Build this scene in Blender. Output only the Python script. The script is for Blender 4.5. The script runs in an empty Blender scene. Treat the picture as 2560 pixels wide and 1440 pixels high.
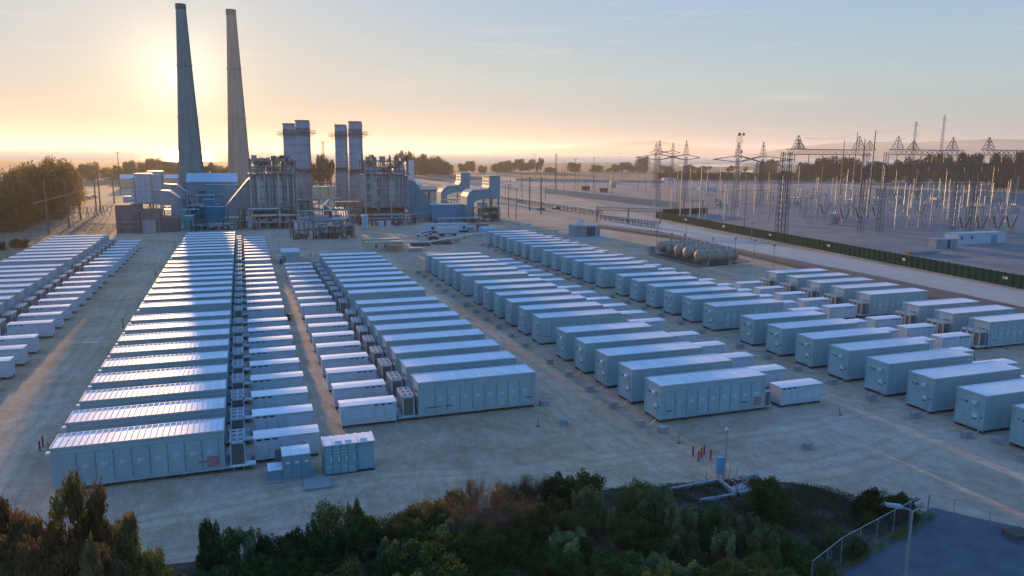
import bpy, math, random, bmesh
from math import radians as R_, sin, cos, pi
from mathutils import Vector, Matrix
random.seed(7)
SC = bpy.context.scene
COL = SC.collection

# ------------------------------------------------------------------ camera
FPX, PITCH, ROLL, CAMH = 1883.4, 0.17812, 0.00953, 34.2
cam_d = bpy.data.cameras.new('camera'); cam = bpy.data.objects.new('camera', cam_d); COL.objects.link(cam)
cam_d.sensor_width = 36; cam_d.lens = FPX / 2560 * 36; cam_d.clip_start = 0.5; cam_d.clip_end = 90000
cam.location = (0, 0, CAMH)
cam.rotation_euler = (Matrix.Rotation(pi / 2 - PITCH, 4, 'X') @ Matrix.Rotation(ROLL, 4, 'Z')).to_euler()
SC.camera = cam
# ------------------------------------------------------------------ sky and sun
SUN_EL, SUN_AZ = R_(4.8), R_(-23.3)          # azimuth measured from +Y (view direction), negative = left
SKY_K = 2.2
world = bpy.data.worlds.new('World'); SC.world = world; world.use_nodes = True
wn = world.node_tree; wn.nodes.clear()
wo = wn.nodes.new('ShaderNodeOutputWorld'); bg = wn.nodes.new('ShaderNodeBackground')
sky = wn.nodes.new('ShaderNodeTexSky'); sky.sky_type = 'NISHITA'; sky.sun_disc = False
sky.sun_elevation = SUN_EL; sky.sun_rotation = SUN_AZ
sky.altitude = 0; sky.air_density = 1.0; sky.dust_density = 1.2; sky.ozone_density = 2.2
bg.inputs['Strength'].default_value = 0.13
def wmath(op, a, b):
    n = wn.nodes.new('ShaderNodeMath'); n.operation = op
    for i, x in enumerate((a, b)):
        if isinstance(x, (int, float)): n.inputs[i].default_value = x
        else: wn.links.new(x, n.inputs[i])
    return n.outputs[0]
def vmath(op, a, b=None):
    n = wn.nodes.new('ShaderNodeVectorMath'); n.operation = op
    for i, x in enumerate((a, b)):
        if x is None: continue
        if isinstance(x, (tuple, Vector)): n.inputs[i].default_value = x
        else: wn.links.new(x, n.inputs[i])
    return n
SD = Vector((sin(SUN_AZ) * cos(SUN_EL), cos(SUN_AZ) * cos(SUN_EL), sin(SUN_EL)))
EXPO = 1.3; EG = 2 ** EXPO
tcw = wn.nodes.new('ShaderNodeTexCoord'); dirn = vmath('NORMALIZE', tcw.outputs['Generated']).outputs[0]
sep = wn.nodes.new('ShaderNodeSeparateXYZ'); wn.links.new(dirn, sep.inputs[0])
ramp = wn.nodes.new('ShaderNodeValToRGB'); wn.links.new(sep.outputs['Z'], ramp.inputs[0])
stops = [(0.0, (0.40, 0.41, 0.43)), (0.035, (0.46, 0.50, 0.52)), (0.09, (0.46, 0.59, 0.63)), (0.19, (0.34, 0.53, 0.74)), (0.45, (0.20, 0.48, 0.98)), (1.0, (0.10, 0.36, 1.05))]
el = ramp.color_ramp.elements
while len(el) < len(stops): el.new(0.5)
for i, (p_, c_) in enumerate(stops): el[i].position = p_; el[i].color = c_ + (1,)
ang = wmath('ARCCOSINE', wmath('MINIMUM', vmath('DOT_PRODUCT', dirn, SD).outputs['Value'], 1.0), 0)
wide = wmath('EXPONENT', wmath('MULTIPLY', ang, -5.8), 0)         # broad warm glow round the sun
core = wmath('EXPONENT', wmath('MULTIPLY', ang, -30.0), 0)        # bright halo close to it
def cmix(fac, a, b):
    n = wn.nodes.new('ShaderNodeMix'); n.data_type = 'RGBA'
    if isinstance(fac, float): n.inputs[0].default_value = fac
    else: wn.links.new(fac, n.inputs[0])
    for i, x in ((6, a), (7, b)):
        if isinstance(x, tuple): n.inputs[i].default_value = x + (1,)
        else: wn.links.new(x, n.inputs[i])
    return n.outputs[2]
low = wmath('EXPONENT', wmath('MULTIPLY', sep.outputs['Z'], -14.0), 0)
warm = cmix(low, (0.78, 0.76, 0.70), (0.40, 0.33, 0.24))
# away from the sun the low sky turns from cream to dusk blue
hd = vmath('DOT_PRODUCT', dirn, Vector((sin(SUN_AZ), cos(SUN_AZ), 0))).outputs['Value']
east = wmath('MINIMUM', wmath('MAXIMUM', wmath('MULTIPLY', wmath('SUBTRACT', 0.45, hd), 1.4), 0.0), 1.0)
lowd = wmath('EXPONENT', wmath('MULTIPLY', sep.outputs['Z'], -3.0), 0)
base = cmix(wmath('MULTIPLY', east, lowd), ramp.outputs[0], (0.14, 0.36, 0.70))
grad = cmix(wide, base, warm)
hal = vmath('SCALE', (1.35, 1.15, 0.75)); wn.links.new(core, hal.inputs['Scale'])
# faint high wisps of cloud
mpw = wn.nodes.new('ShaderNodeMapping'); mpw.inputs['Scale'].default_value = (2.2, 2.2, 26.0); wn.links.new(dirn, mpw.inputs[0])
nzw = wn.nodes.new('ShaderNodeTexNoise'); nzw.inputs['Scale'].default_value = 2.6; nzw.inputs['Detail'].default_value = 7; nzw.inputs['Roughness'].default_value = 0.62; wn.links.new(mpw.outputs[0], nzw.inputs['Vector'])
wisp = wmath('MULTIPLY', wmath('MAXIMUM', wmath('SUBTRACT', nzw.outputs['Fac'], 0.57), 0.0), 1.6)
grad = cmix(wisp, grad, (0.95, 0.80, 0.72))
tot = vmath('ADD', grad, hal.outputs[0])
# the physical sky, with its very bright aureole rolled off, is a fifth of the mix
bw = wn.nodes.new('ShaderNodeRGBToBW'); wn.links.new(sky.outputs[0], bw.inputs[0])
gain = wmath('DIVIDE', 0.32, wmath('ADD', 1.0, wmath('DIVIDE', bw.outputs[0], SKY_K)))
vm = vmath('SCALE', sky.outputs[0]); wn.links.new(gain, vm.inputs['Scale'])
fin = cmix(0.12, tot.outputs[0], vm.outputs[0])
sc_ = vmath('SCALE', fin); sc_.inputs['Scale'].default_value = 1 / (EG * 0.13)
wn.links.new(sc_.outputs[0], bg.inputs['Color']); wn.links.new(bg.outputs[0], wo.inputs['Surface'])
sun_d = bpy.data.lights.new('sun', 'SUN'); sun = bpy.data.objects.new('sun', sun_d); COL.objects.link(sun)
sun_d.energy = 3.2; sun_d.angle = R_(0.8); sun_d.color = (1.0, 0.56, 0.20)
SD = Vector((sin(SUN_AZ) * cos(SUN_EL), cos(SUN_AZ) * cos(SUN_EL), sin(SUN_EL)))
sun.rotation_euler = SD.to_track_quat('Z', 'Y').to_euler()
sun.location = (0, 0, 300)
vs = SC.view_settings; vs.view_transform = 'Standard'; vs.look = 'None'; vs.gamma = 1; vs.use_curve_mapping = False
vs.exposure = EXPO
SC.cycles.max_bounces = 6; SC.cycles.volume_bounces = 1; SC.cycles.diffuse_bounces = 3; SC.cycles.glossy_bounces = 2
SC.cycles.transparent_max_bounces = 4
try: SC.cycles.use_denoising = True
except Exception: pass

# ------------------------------------------------------------------ projection helpers (photo 2560x1440 -> places on the ground)
def G(px, py, z=0.0):
    dx, dy = (px - 1280) / FPX, (py - 720) / FPX; c, s = cos(ROLL), sin(ROLL)
    u = dx * c + dy * s; v = -dx * s + dy * c
    t = (z - CAMH) / -(sin(PITCH) + v * cos(PITCH))
    return Vector((u * t, (cos(PITCH) - v * sin(PITCH)) * t, z))
def P(p):
    Y, Z = p[1], p[2] - CAMH
    zc = Y * cos(PITCH) - Z * sin(PITCH); dn = -Z * cos(PITCH) - Y * sin(PITCH)
    u, v = p[0] / zc, dn / zc; c, s = cos(ROLL), sin(ROLL)
    return 1280 + FPX * (u * c - v * s), 720 + FPX * (u * s + v * c)
def ray(px, py, Y):                      # the point on the pixel's ray at forward distance Y
    dx, dy = (px - 1280) / FPX, (py - 720) / FPX; c, s = cos(ROLL), sin(ROLL)
    u = dx * c + dy * s; v = -dx * s + dy * c
    t = Y / (cos(PITCH) - v * sin(PITCH))
    return Vector((u * t, Y, CAMH - (sin(PITCH) + v * cos(PITCH)) * t))
def hz(base, py):                        # height above z=0 of a vertical through base that reaches photo row py
    lo, hi = -5.0, 400.0
    for _ in range(40):
        m = (lo + hi) / 2
        if P((base[0], base[1], m))[1] > py: lo = m
        else: hi = m
    return (lo + hi) / 2
YAW = 0.34336
AX = Vector((cos(YAW), sin(YAW), 0)); BX = Vector((-sin(YAW), cos(YAW), 0))
def UV(u, v, z=0.0):
    q = AX * u + BX * v; return Vector((q.x, q.y, z))

# ------------------------------------------------------------------ materials
MATS = {}
def mat(name, col, rough=0.7, metal=0.0, noise=0.0, nscale=3.0, col2=None, bump=0.0, bscale=8.0, spec=0.5, coords='Object', detail=5, stretch=None, coat=0.0, vary=0.0):
    if name in MATS: return MATS[name]
    m = bpy.data.materials.new(name); m.use_nodes = True; nt = m.node_tree; N = nt.nodes; Lk = nt.links
    b = N['Principled BSDF']; b.inputs['Roughness'].default_value = rough; b.inputs['Metallic'].default_value = metal
    b.inputs['Specular IOR Level'].default_value = spec
    if coat: b.inputs['Coat Weight'].default_value = coat
    c = tuple(col) + (1,)
    b.inputs['Base Color'].default_value = c
    if noise or col2 or bump:
        tc = N.new('ShaderNodeTexCoord'); src = tc.outputs[coords]
        if stretch:
            mp = N.new('ShaderNodeMapping'); mp.inputs['Scale'].default_value = stretch; Lk.new(src, mp.inputs[0]); src = mp.outputs[0]
    if noise or col2:
        n = N.new('ShaderNodeTexNoise'); n.inputs['Scale'].default_value = nscale; n.inputs['Detail'].default_value = detail; n.inputs['Roughness'].default_value = 0.65
        Lk.new(src, n.inputs['Vector'])
        r = N.new('ShaderNodeValToRGB'); r.color_ramp.elements[0].position = 0.3; r.color_ramp.elements[1].position = 0.72
        c2 = col2 if col2 else tuple(x * (1 - noise) for x in col)
        r.color_ramp.elements[0].color = tuple(c2) + (1,)
        r.color_ramp.elements[1].color = c
        Lk.new(n.outputs['Fac'], r.inputs[0]); Lk.new(r.outputs[0], b.inputs['Base Color'])
        if vary:                                   # each unit weathers a little differently
            oi = N.new('ShaderNodeObjectInfo'); ad = N.new('ShaderNodeVectorMath'); ad.operation = 'MULTIPLY_ADD'
            Lk.new(oi.outputs['Location'], ad.inputs[0]); ad.inputs[1].default_value = (0.37, 0.53, 0.0); Lk.new(src, ad.inputs[2]); Lk.new(ad.outputs[0], n.inputs['Vector'])
            hs = N.new('ShaderNodeHueSaturation'); ma = N.new('ShaderNodeMath'); ma.operation = 'MULTIPLY_ADD'; ma.inputs[1].default_value = vary; ma.inputs[2].default_value = 1 - vary / 2
            Lk.new(oi.outputs['Random'], ma.inputs[0]); Lk.new(ma.outputs[0], hs.inputs['Value']); Lk.new(r.outputs[0], hs.inputs['Color']); Lk.new(hs.outputs[0], b.inputs['Base Color'])
    if bump:
        n2 = N.new('ShaderNodeTexNoise'); n2.inputs['Scale'].default_value = bscale; n2.inputs['Detail'].default_value = 4
        Lk.new(src, n2.inputs['Vector'])
        bp = N.new('ShaderNodeBump'); bp.inputs['Strength'].default_value = bump; bp.inputs['Distance'].default_value = 0.1
        Lk.new(n2.outputs['Fac'], bp.inputs['Height']); Lk.new(bp.outputs[0], b.inputs['Normal'])
    MATS[name] = m; return m
def leafmat(name, c1, c2, trans=0.25):
    m = bpy.data.materials.new(name); m.use_nodes = True; nt = m.node_tree; N = nt.nodes; Lk = nt.links
    for n in list(N): N.remove(n)
    o = N.new('ShaderNodeOutputMaterial'); d = N.new('ShaderNodeBsdfDiffuse'); t = N.new('ShaderNodeBsdfTranslucent'); mx = N.new('ShaderNodeMixShader')
    tc = N.new('ShaderNodeTexCoord'); n = N.new('ShaderNodeTexNoise'); n.inputs['Scale'].default_value = 0.9; n.inputs['Detail'].default_value = 6; n.inputs['Roughness'].default_value = 0.8
    Lk.new(tc.outputs['Object'], n.inputs['Vector'])
    r = N.new('ShaderNodeValToRGB'); r.color_ramp.elements[0].position = 0.36; r.color_ramp.elements[1].position = 0.66
    r.color_ramp.elements[0].color = tuple(c1) + (1,); r.color_ramp.elements[1].color = tuple(c2) + (1,)
    Lk.new(n.outputs['Fac'], r.inputs[0]); Lk.new(r.outputs[0], d.inputs[0]); Lk.new(r.outputs[0], t.inputs[0])
    mx.inputs[0].default_value = trans; Lk.new(d.outputs[0], mx.inputs[1]); Lk.new(t.outputs[0], mx.inputs[2]); Lk.new(mx.outputs[0], o.inputs[0])
    MATS[name] = m; return m

# ------------------------------------------------------------------ mesh builder
class MB:
    def __init__(s): s.v = []; s.f = []; s.mi = []
    def add(s, vs, fs, mi=0):
        o = len(s.v); s.v += [tuple(x) for x in vs]; s.f += [tuple(i + o for i in f) for f in fs]; s.mi += [mi] * len(fs)
        return s
    def box(s, x0, x1, y0, y1, z0, z1, mi=0):
        return s.add([(x0, y0, z0), (x1, y0, z0), (x1, y1, z0), (x0, y1, z0), (x0, y0, z1), (x1, y0, z1), (x1, y1, z1), (x0, y1, z1)],
                     [(0, 3, 2, 1), (4, 5, 6, 7), (0, 1, 5, 4), (1, 2, 6, 5), (2, 3, 7, 6), (3, 0, 4, 7)], mi)
    def cbox(s, cx, cy, z0, sx, sy, sz, mi=0):
        return s.box(cx - sx / 2, cx + sx / 2, cy - sy / 2, cy + sy / 2, z0, z0 + sz, mi)
    def prism(s, pts, axis, a0, a1, mi=0):        # 2D outline pts extruded along axis
        n = len(pts)
        def m(p, a):
            if axis == 'y': return (p[0], a, p[1])
            if axis == 'x': return (a, p[0], p[1])
            return (p[0], p[1], a)
        vs = [m(p, a0) for p in pts] + [m(p, a1) for p in pts]
        fs = [tuple(range(n)), tuple(range(2 * n - 1, n - 1, -1))] + [(i, i + n, (i + 1) % n + n, (i + 1) % n) for i in range(n)]
        return s.add(vs, fs, mi)
    def tube(s, p, q, r, n=6, r2=None, mi=0, caps=True):
        p = Vector(p); q = Vector(q); d = q - p
        if d.length < 1e-6: return s
        d.normalize(); up = Vector((0, 0, 1)) if abs(d.z) < 0.95 else Vector((1, 0, 0))
        a = d.cross(up).normalized(); b = d.cross(a).normalized(); r2 = r if r2 is None else r2
        vs = [p + (a * cos(2 * pi * i / n) + b * sin(2 * pi * i / n)) * r for i in range(n)] + [q + (a * cos(2 * pi * i / n) + b * sin(2 * pi * i / n)) * r2 for i in range(n)]
        fs = [(i, (i + 1) % n, (i + 1) % n + n, i + n) for i in range(n)]
        if caps: fs += [tuple(range(n - 1, -1, -1)), tuple(range(n, 2 * n))]
        return s.add(vs, fs, mi)
    def path(s, pts, r, n=6, mi=0):
        for a, b in zip(pts[:-1], pts[1:]): s.tube(a, b, r, n, mi=mi)
        return s
    def lathe(s, cx, cy, prof, n=16, mi=0, cap=True):
        o = []
        for r, z in prof: o += [(cx + r * cos(2 * pi * i / n), cy + r * sin(2 * pi * i / n), z) for i in range(n)]
        fs = []
        for k in range(len(prof) - 1):
            for i in range(n): fs.append((k * n + i, k * n + (i + 1) % n, (k + 1) * n + (i + 1) % n, (k + 1) * n + i))
        if cap: fs += [tuple(range((len(prof) - 1) * n, len(prof) * n)), tuple(range(n - 1, -1, -1))]
        return s.add(o, fs, mi)
    def data(s, name, mats, smooth=False):
        me = bpy.data.meshes.new(name); me.from_pydata(s.v, [], s.f)
        if not isinstance(mats, (list, tuple)): mats = [mats]
        for m in mats: me.materials.append(m)
        if any(s.mi): me.polygons.foreach_set('material_index', s.mi)
        if smooth: me.polygons.foreach_set('use_smooth', [True] * len(me.polygons))
        me.update(); return me
    def build(s, name, mats, parent=None, smooth=False, loc=None, rotz=None):
        return ob(name, s.data(name, mats, smooth), parent, loc, rotz)
def ob(name, me, parent=None, loc=None, rotz=None, scale=None):
    o = bpy.data.objects.new(name, me); COL.objects.link(o)
    if parent is not None: o.parent = parent
    if loc is not None: o.location = loc
    if rotz is not None: o.rotation_euler = (0, 0, rotz)
    if scale is not None: o.scale = scale
    return o
def tag(o, label, cat, group=None):
    o['label'] = label; o['category'] = cat
    if group: o['group'] = group
    return o
def thing(name, label, cat, loc=(0, 0, 0), rotz=0.0, group=None):
    o = bpy.data.objects.new(name, None); COL.objects.link(o); o.location = loc; o.rotation_euler = (0, 0, rotz)
    o.empty_display_size = 0.5
    return tag(o, label, cat, group)
def struct(o, kind='structure'):
    o['kind'] = kind; return o
def copy_tree(o, parent=None):
    c = o.copy(); COL.objects.link(c)
    if parent is not None: c.parent = parent
    for ch in KIDS.get(o, ()): copy_tree(ch, c)
    return c
KIDS = {}
def index_kids():
    KIDS.clear()
    for o in COL.objects:
        if o.parent: KIDS.setdefault(o.parent, []).append(o)
ORD = ['first', 'second', 'third', 'fourth', 'fifth', 'sixth', 'seventh', 'eighth', 'ninth', 'tenth', 'eleventh', 'twelfth', 'thirteenth', 'fourteenth', 'fifteenth', 'sixteenth', 'seventeenth', 'eighteenth', 'nineteenth']
TENS = {2: 'twent', 3: 'thirt', 4: 'fort', 5: 'fift', 6: 'sixt', 7: 'sevent', 8: 'eight', 9: 'ninet'}
def ordw(i):                              # 0 -> first
    if i < 19: return ORD[i]
    n = i + 1; t, u = divmod(n, 10)
    if t >= 10: return 'hundred-and-' + ordw(n - 101) if n > 100 else 'hundredth'
    return TENS[t] + 'ieth' if u == 0 else TENS[t] + 'y-' + ORD[u - 1]
def rank(objs, template, key=None):       # each thing's label gets its own ordinal, counted from the left of the photo
    objs = sorted(objs, key=key or (lambda o: P(o.location)[0]))
    for i, o in enumerate(objs): o['label'] = template % ('leftmost' if i == 0 else 'rightmost' if i == len(objs) - 1 and i > 1 else ordw(i) + ' from left')
# ------------------------------------------------------------------ the ground, the sea and the air
def ground_material():
    m = bpy.data.materials.new('packed_dirt'); m.use_nodes = True; nt = m.node_tree; N = nt.nodes; Lk = nt.links
    b = N['Principled BSDF']; b.inputs['Roughness'].default_value = 0.95; b.inputs['Specular IOR Level'].default_value = 0.15
    tc = N.new('ShaderNodeTexCoord')
    def noise(scale, detail=6, rough=0.6, st=None, rot=0, dist=0.0):
        src = tc.outputs['Object']
        if st:
            mp = N.new('ShaderNodeMapping'); mp.vector_type = 'TEXTURE'; mp.inputs['Scale'].default_value = tuple(1 / q for q in st); mp.inputs['Rotation'].default_value = (0, 0, rot); Lk.new(src, mp.inputs[0]); src = mp.outputs[0]
        n = N.new('ShaderNodeTexNoise'); n.inputs['Scale'].default_value = scale; n.inputs['Detail'].default_value = detail; n.inputs['Roughness'].default_value = rough; n.inputs['Distortion'].default_value = dist
        Lk.new(src, n.inputs['Vector']); return n.outputs['Fac']
    def ramp(f, stops):
        r = N.new('ShaderNodeValToRGB'); e = r.color_ramp.elements
        while len(e) < len(stops): e.new(0.5)
        for i, (p_, c) in enumerate(stops): e[i].position = p_; e[i].color = tuple(c) + (1,)
        Lk.new(f, r.inputs[0]); return r.outputs[0]
    def mix(a, b_, f, mode='MIX'):
        x = N.new('ShaderNodeMix'); x.data_type = 'RGBA'; x.blend_type = mode
        if isinstance(f, float): x.inputs[0].default_value = f
        else: Lk.new(f, x.inputs[0])
        Lk.new(a, x.inputs[6]); Lk.new(b_, x.inputs[7]); return x.outputs[2]
    big = ramp(noise(0.035, 7), [(0.32, (0.57, 0.42, 0.30)), (0.5, (0.72, 0.54, 0.40)), (0.68, (0.80, 0.62, 0.48))])
    mid = ramp(noise(0.4, 8, 0.7), [(0.3, (0.72, 0.72, 0.72)), (0.7, (1.0, 1.0, 1.0))])
    fine = ramp(noise(5.0, 4, 0.7), [(0.3, (0.80, 0.80, 0.80)), (0.7, (1, 1, 1))])
    trk = ramp(noise(0.55, 8, 0.72, (1.0, 0.30, 1.0), YAW, 3.5), [(0.36, (0.80, 0.78, 0.76)), (0.62, (1, 1, 1))])
    patch = ramp(noise(0.11, 9, 0.75, None, 0, 1.2), [(0.40, (0.80, 0.73, 0.65)), (0.52, (0.95, 0.92, 0.88)), (0.64, (1.0, 1.0, 1.0))])
    sandy = ramp(noise(0.018, 5, 0.6), [(0.42, (1, 1, 1)), (0.62, (1.0, 0.93, 0.82))])
    peb = ramp(noise(1.9, 3, 0.9, None, 0, 0.3), [(0.33, (0.80, 0.79, 0.78)), (0.47, (1.0, 1.0, 1.0))])
    c = mix(big, mid, 1.0, 'MULTIPLY'); c = mix(c, fine, 1.0, 'MULTIPLY'); c = mix(c, trk, 0.9, 'MULTIPLY'); c = mix(c, patch, 0.8, 'MULTIPLY'); c = mix(c, sandy, 1.0, 'MULTIPLY'); c = mix(c, peb, 0.7, 'MULTIPLY')
    # compacted lanes with paired wheel ruts along the corridors and round the front of the rows
    def M(op, a, b_=None):
        n = N.new('ShaderNodeMath'); n.operation = op
        for i, x in enumerate((a, b_)):
            if x is None: continue
            if isinstance(x, (int, float)): n.inputs[i].default_value = x
            else: Lk.new(x, n.inputs[i])
        return n.outputs[0]
    def dot(vec):
        n = N.new('ShaderNodeVectorMath'); n.operation = 'DOT_PRODUCT'; Lk.new(tc.outputs['Object'], n.inputs[0]); n.inputs[1].default_value = vec; return n.outputs['Value']
    wob = M('MULTIPLY', M('SUBTRACT', noise(0.03, 4, 0.5), 0.5), 9.0); wob2 = M('MULTIPLY', M('SUBTRACT', noise(0.015, 3, 0.5), 0.5), 22.0)
    U = M('ADD', dot(AX), wob); V = M('ADD', dot(BX), wob2); lane = None; rut = None
    for ax_, cc, w in ((U, -26.6, 3.6), (U, 41.8, 3.2), (U, 79.5, 2.6), (U, 8.4, 1.2), (U, -66.0, 3.0), (V, 64.0, 5.0), (V, 73.0, 3.0), (V, 305.0, 5.0), (V, 92.0, 0.01)):
        d = M('DIVIDE', M('SUBTRACT', ax_, cc), w); g = M('EXPONENT', M('MULTIPLY', M('MULTIPLY', d, d), -1.0)); r = M('MULTIPLY', g, M('POWER', M('ABSOLUTE', M('COSINE', M('MULTIPLY', M('SUBTRACT', ax_, cc), 1.55))), 5.0))
        lane = g if lane is None else M('MAXIMUM', lane, g); rut = r if rut is None else M('MAXIMUM', rut, r)
    f = M('SUBTRACT', M('ADD', 0.95, M('MULTIPLY', lane, 0.20)), M('MULTIPLY', M('MULTIPLY', rut, noise(0.25, 5, 0.6)), 0.34))
    vsn = N.new('ShaderNodeVectorMath'); vsn.operation = 'SCALE'; Lk.new(c, vsn.inputs[0]); Lk.new(f, vsn.inputs['Scale'])
    Lk.new(vsn.outputs[0], b.inputs['Base Color'])
    bp = N.new('ShaderNodeBump'); bp.inputs['Strength'].default_value = 0.45; bp.inputs['Distance'].default_value = 0.25
    Lk.new(noise(1.3, 8, 0.7), bp.inputs['Height']); Lk.new(bp.outputs[0], b.inputs['Normal'])
    return m
def far_ground_profile():
    g = MB(); rnd = random.Random(3)
    # coast: a ragged edge 2.4 km out on the left to 3.3 km on the right
    xs = [-9000 + 450 * i for i in range(41)]
    far = [(x, 2300 + 0.10 * max(x, -3000) + rnd.uniform(-60, 60) + (900 if x > 2500 else 0)) for x in xs]
    vs = [(x, -400, 0) for x in xs] + [(x, y, 0) for x, y in far] + [(x, y + 25, -3) for x, y in far]; n = len(xs)
    fs = [(i, i + 1, n + i + 1, n + i) for i in range(n - 1)] + [(n + i, n + i + 1, 2 * n + i + 1, 2 * n + i) for i in range(n - 1)]
    g.add(vs, fs); return g
struct(far_ground_profile().build('ground', ground_material()))
sea = MB(); sea.add([(-21000, -500, -1.6), (21000, -500, -1.6), (21000, 21500, -1.6), (-21000, 21500, -1.6)], [(0, 1, 2, 3)])
def sea_mat():
    m = mat('sea_water', (0.05, 0.09, 0.12), 0.22, spec=0.6); nt = m.node_tree; N = nt.nodes
    tc = N.new('ShaderNodeTexCoord'); mp = N.new('ShaderNodeMapping'); mp.inputs['Scale'].default_value = (0.02, 0.05, 0.02)
    nt.links.new(tc.outputs['Object'], mp.inputs[0]); n = N.new('ShaderNodeTexNoise'); n.inputs['Scale'].default_value = 1; n.inputs['Detail'].default_value = 8
    nt.links.new(mp.outputs[0], n.inputs['Vector']); bp = N.new('ShaderNodeBump'); bp.inputs['Strength'].default_value = 0.6; bp.inputs['Distance'].default_value = 6
    nt.links.new(n.outputs['Fac'], bp.inputs['Height']); nt.links.new(bp.outputs[0], N['Principled BSDF'].inputs['Normal']); return m
struct(sea.build('sea', sea_mat()))
HAZE_D = 0.000085
def haze():
    m = bpy.data.materials.new('haze_air'); m.use_nodes = True; N = m.node_tree.nodes
    for n in list(N): N.remove(n)
    o = N.new('ShaderNodeOutputMaterial'); v = N.new('ShaderNodeVolumePrincipled')
    v.inputs['Color'].default_value = (0.93, 0.94, 0.96, 1); v.inputs['Density'].default_value = HAZE_D; v.inputs['Anisotropy'].default_value = 0.42
    m.node_tree.links.new(v.outputs[0], o.inputs['Volume'])
    h = MB(); h.box(-22000, 22000, -600, 22000, -5, 190)
    struct(h.build('haze', m), 'stuff')
haze()

# ------------------------------------------------------------------ battery containers
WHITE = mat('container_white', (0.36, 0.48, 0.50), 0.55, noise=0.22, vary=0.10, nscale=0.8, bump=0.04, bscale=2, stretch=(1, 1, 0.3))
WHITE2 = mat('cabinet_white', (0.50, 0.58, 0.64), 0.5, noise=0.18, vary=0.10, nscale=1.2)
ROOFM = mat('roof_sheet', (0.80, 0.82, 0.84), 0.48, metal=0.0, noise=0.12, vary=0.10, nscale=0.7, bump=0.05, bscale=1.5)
TRIM = mat('grey_trim', (0.42, 0.46, 0.48), 0.5)
DARK = mat('dark_gap', (0.04, 0.045, 0.05), 0.7)
COIL = mat('coil_fins', (0.15, 0.15, 0.14), 0.6, noise=0.4, nscale=30)
RUSTY = mat('red_primer', (0.16, 0.07, 0.055), 0.85)
RED = mat('red_paint', (0.50, 0.04, 0.04), 0.5, noise=0.2)
GALV = mat('galvanised', (0.40, 0.42, 0.43), 0.45, metal=0.5, noise=0.2, nscale=2)
CONC = mat('concrete', (0.36, 0.35, 0.33), 0.9, noise=0.25, nscale=1.5, bump=0.2)
BLUEISH = mat('switchgear_blue_grey', (0.20, 0.34, 0.38), 0.5, noise=0.15, nscale=1.0)
LOGO = mat('pale_lettering', (0.60, 0.68, 0.70), 0.6)
BLACKL = mat('black_lettering', (0.06, 0.07, 0.10), 0.6)
L_, W_, H_, B_ = 16.15, 4.08, 5.0, 0.42          # length, width, roof height, underside height
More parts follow.
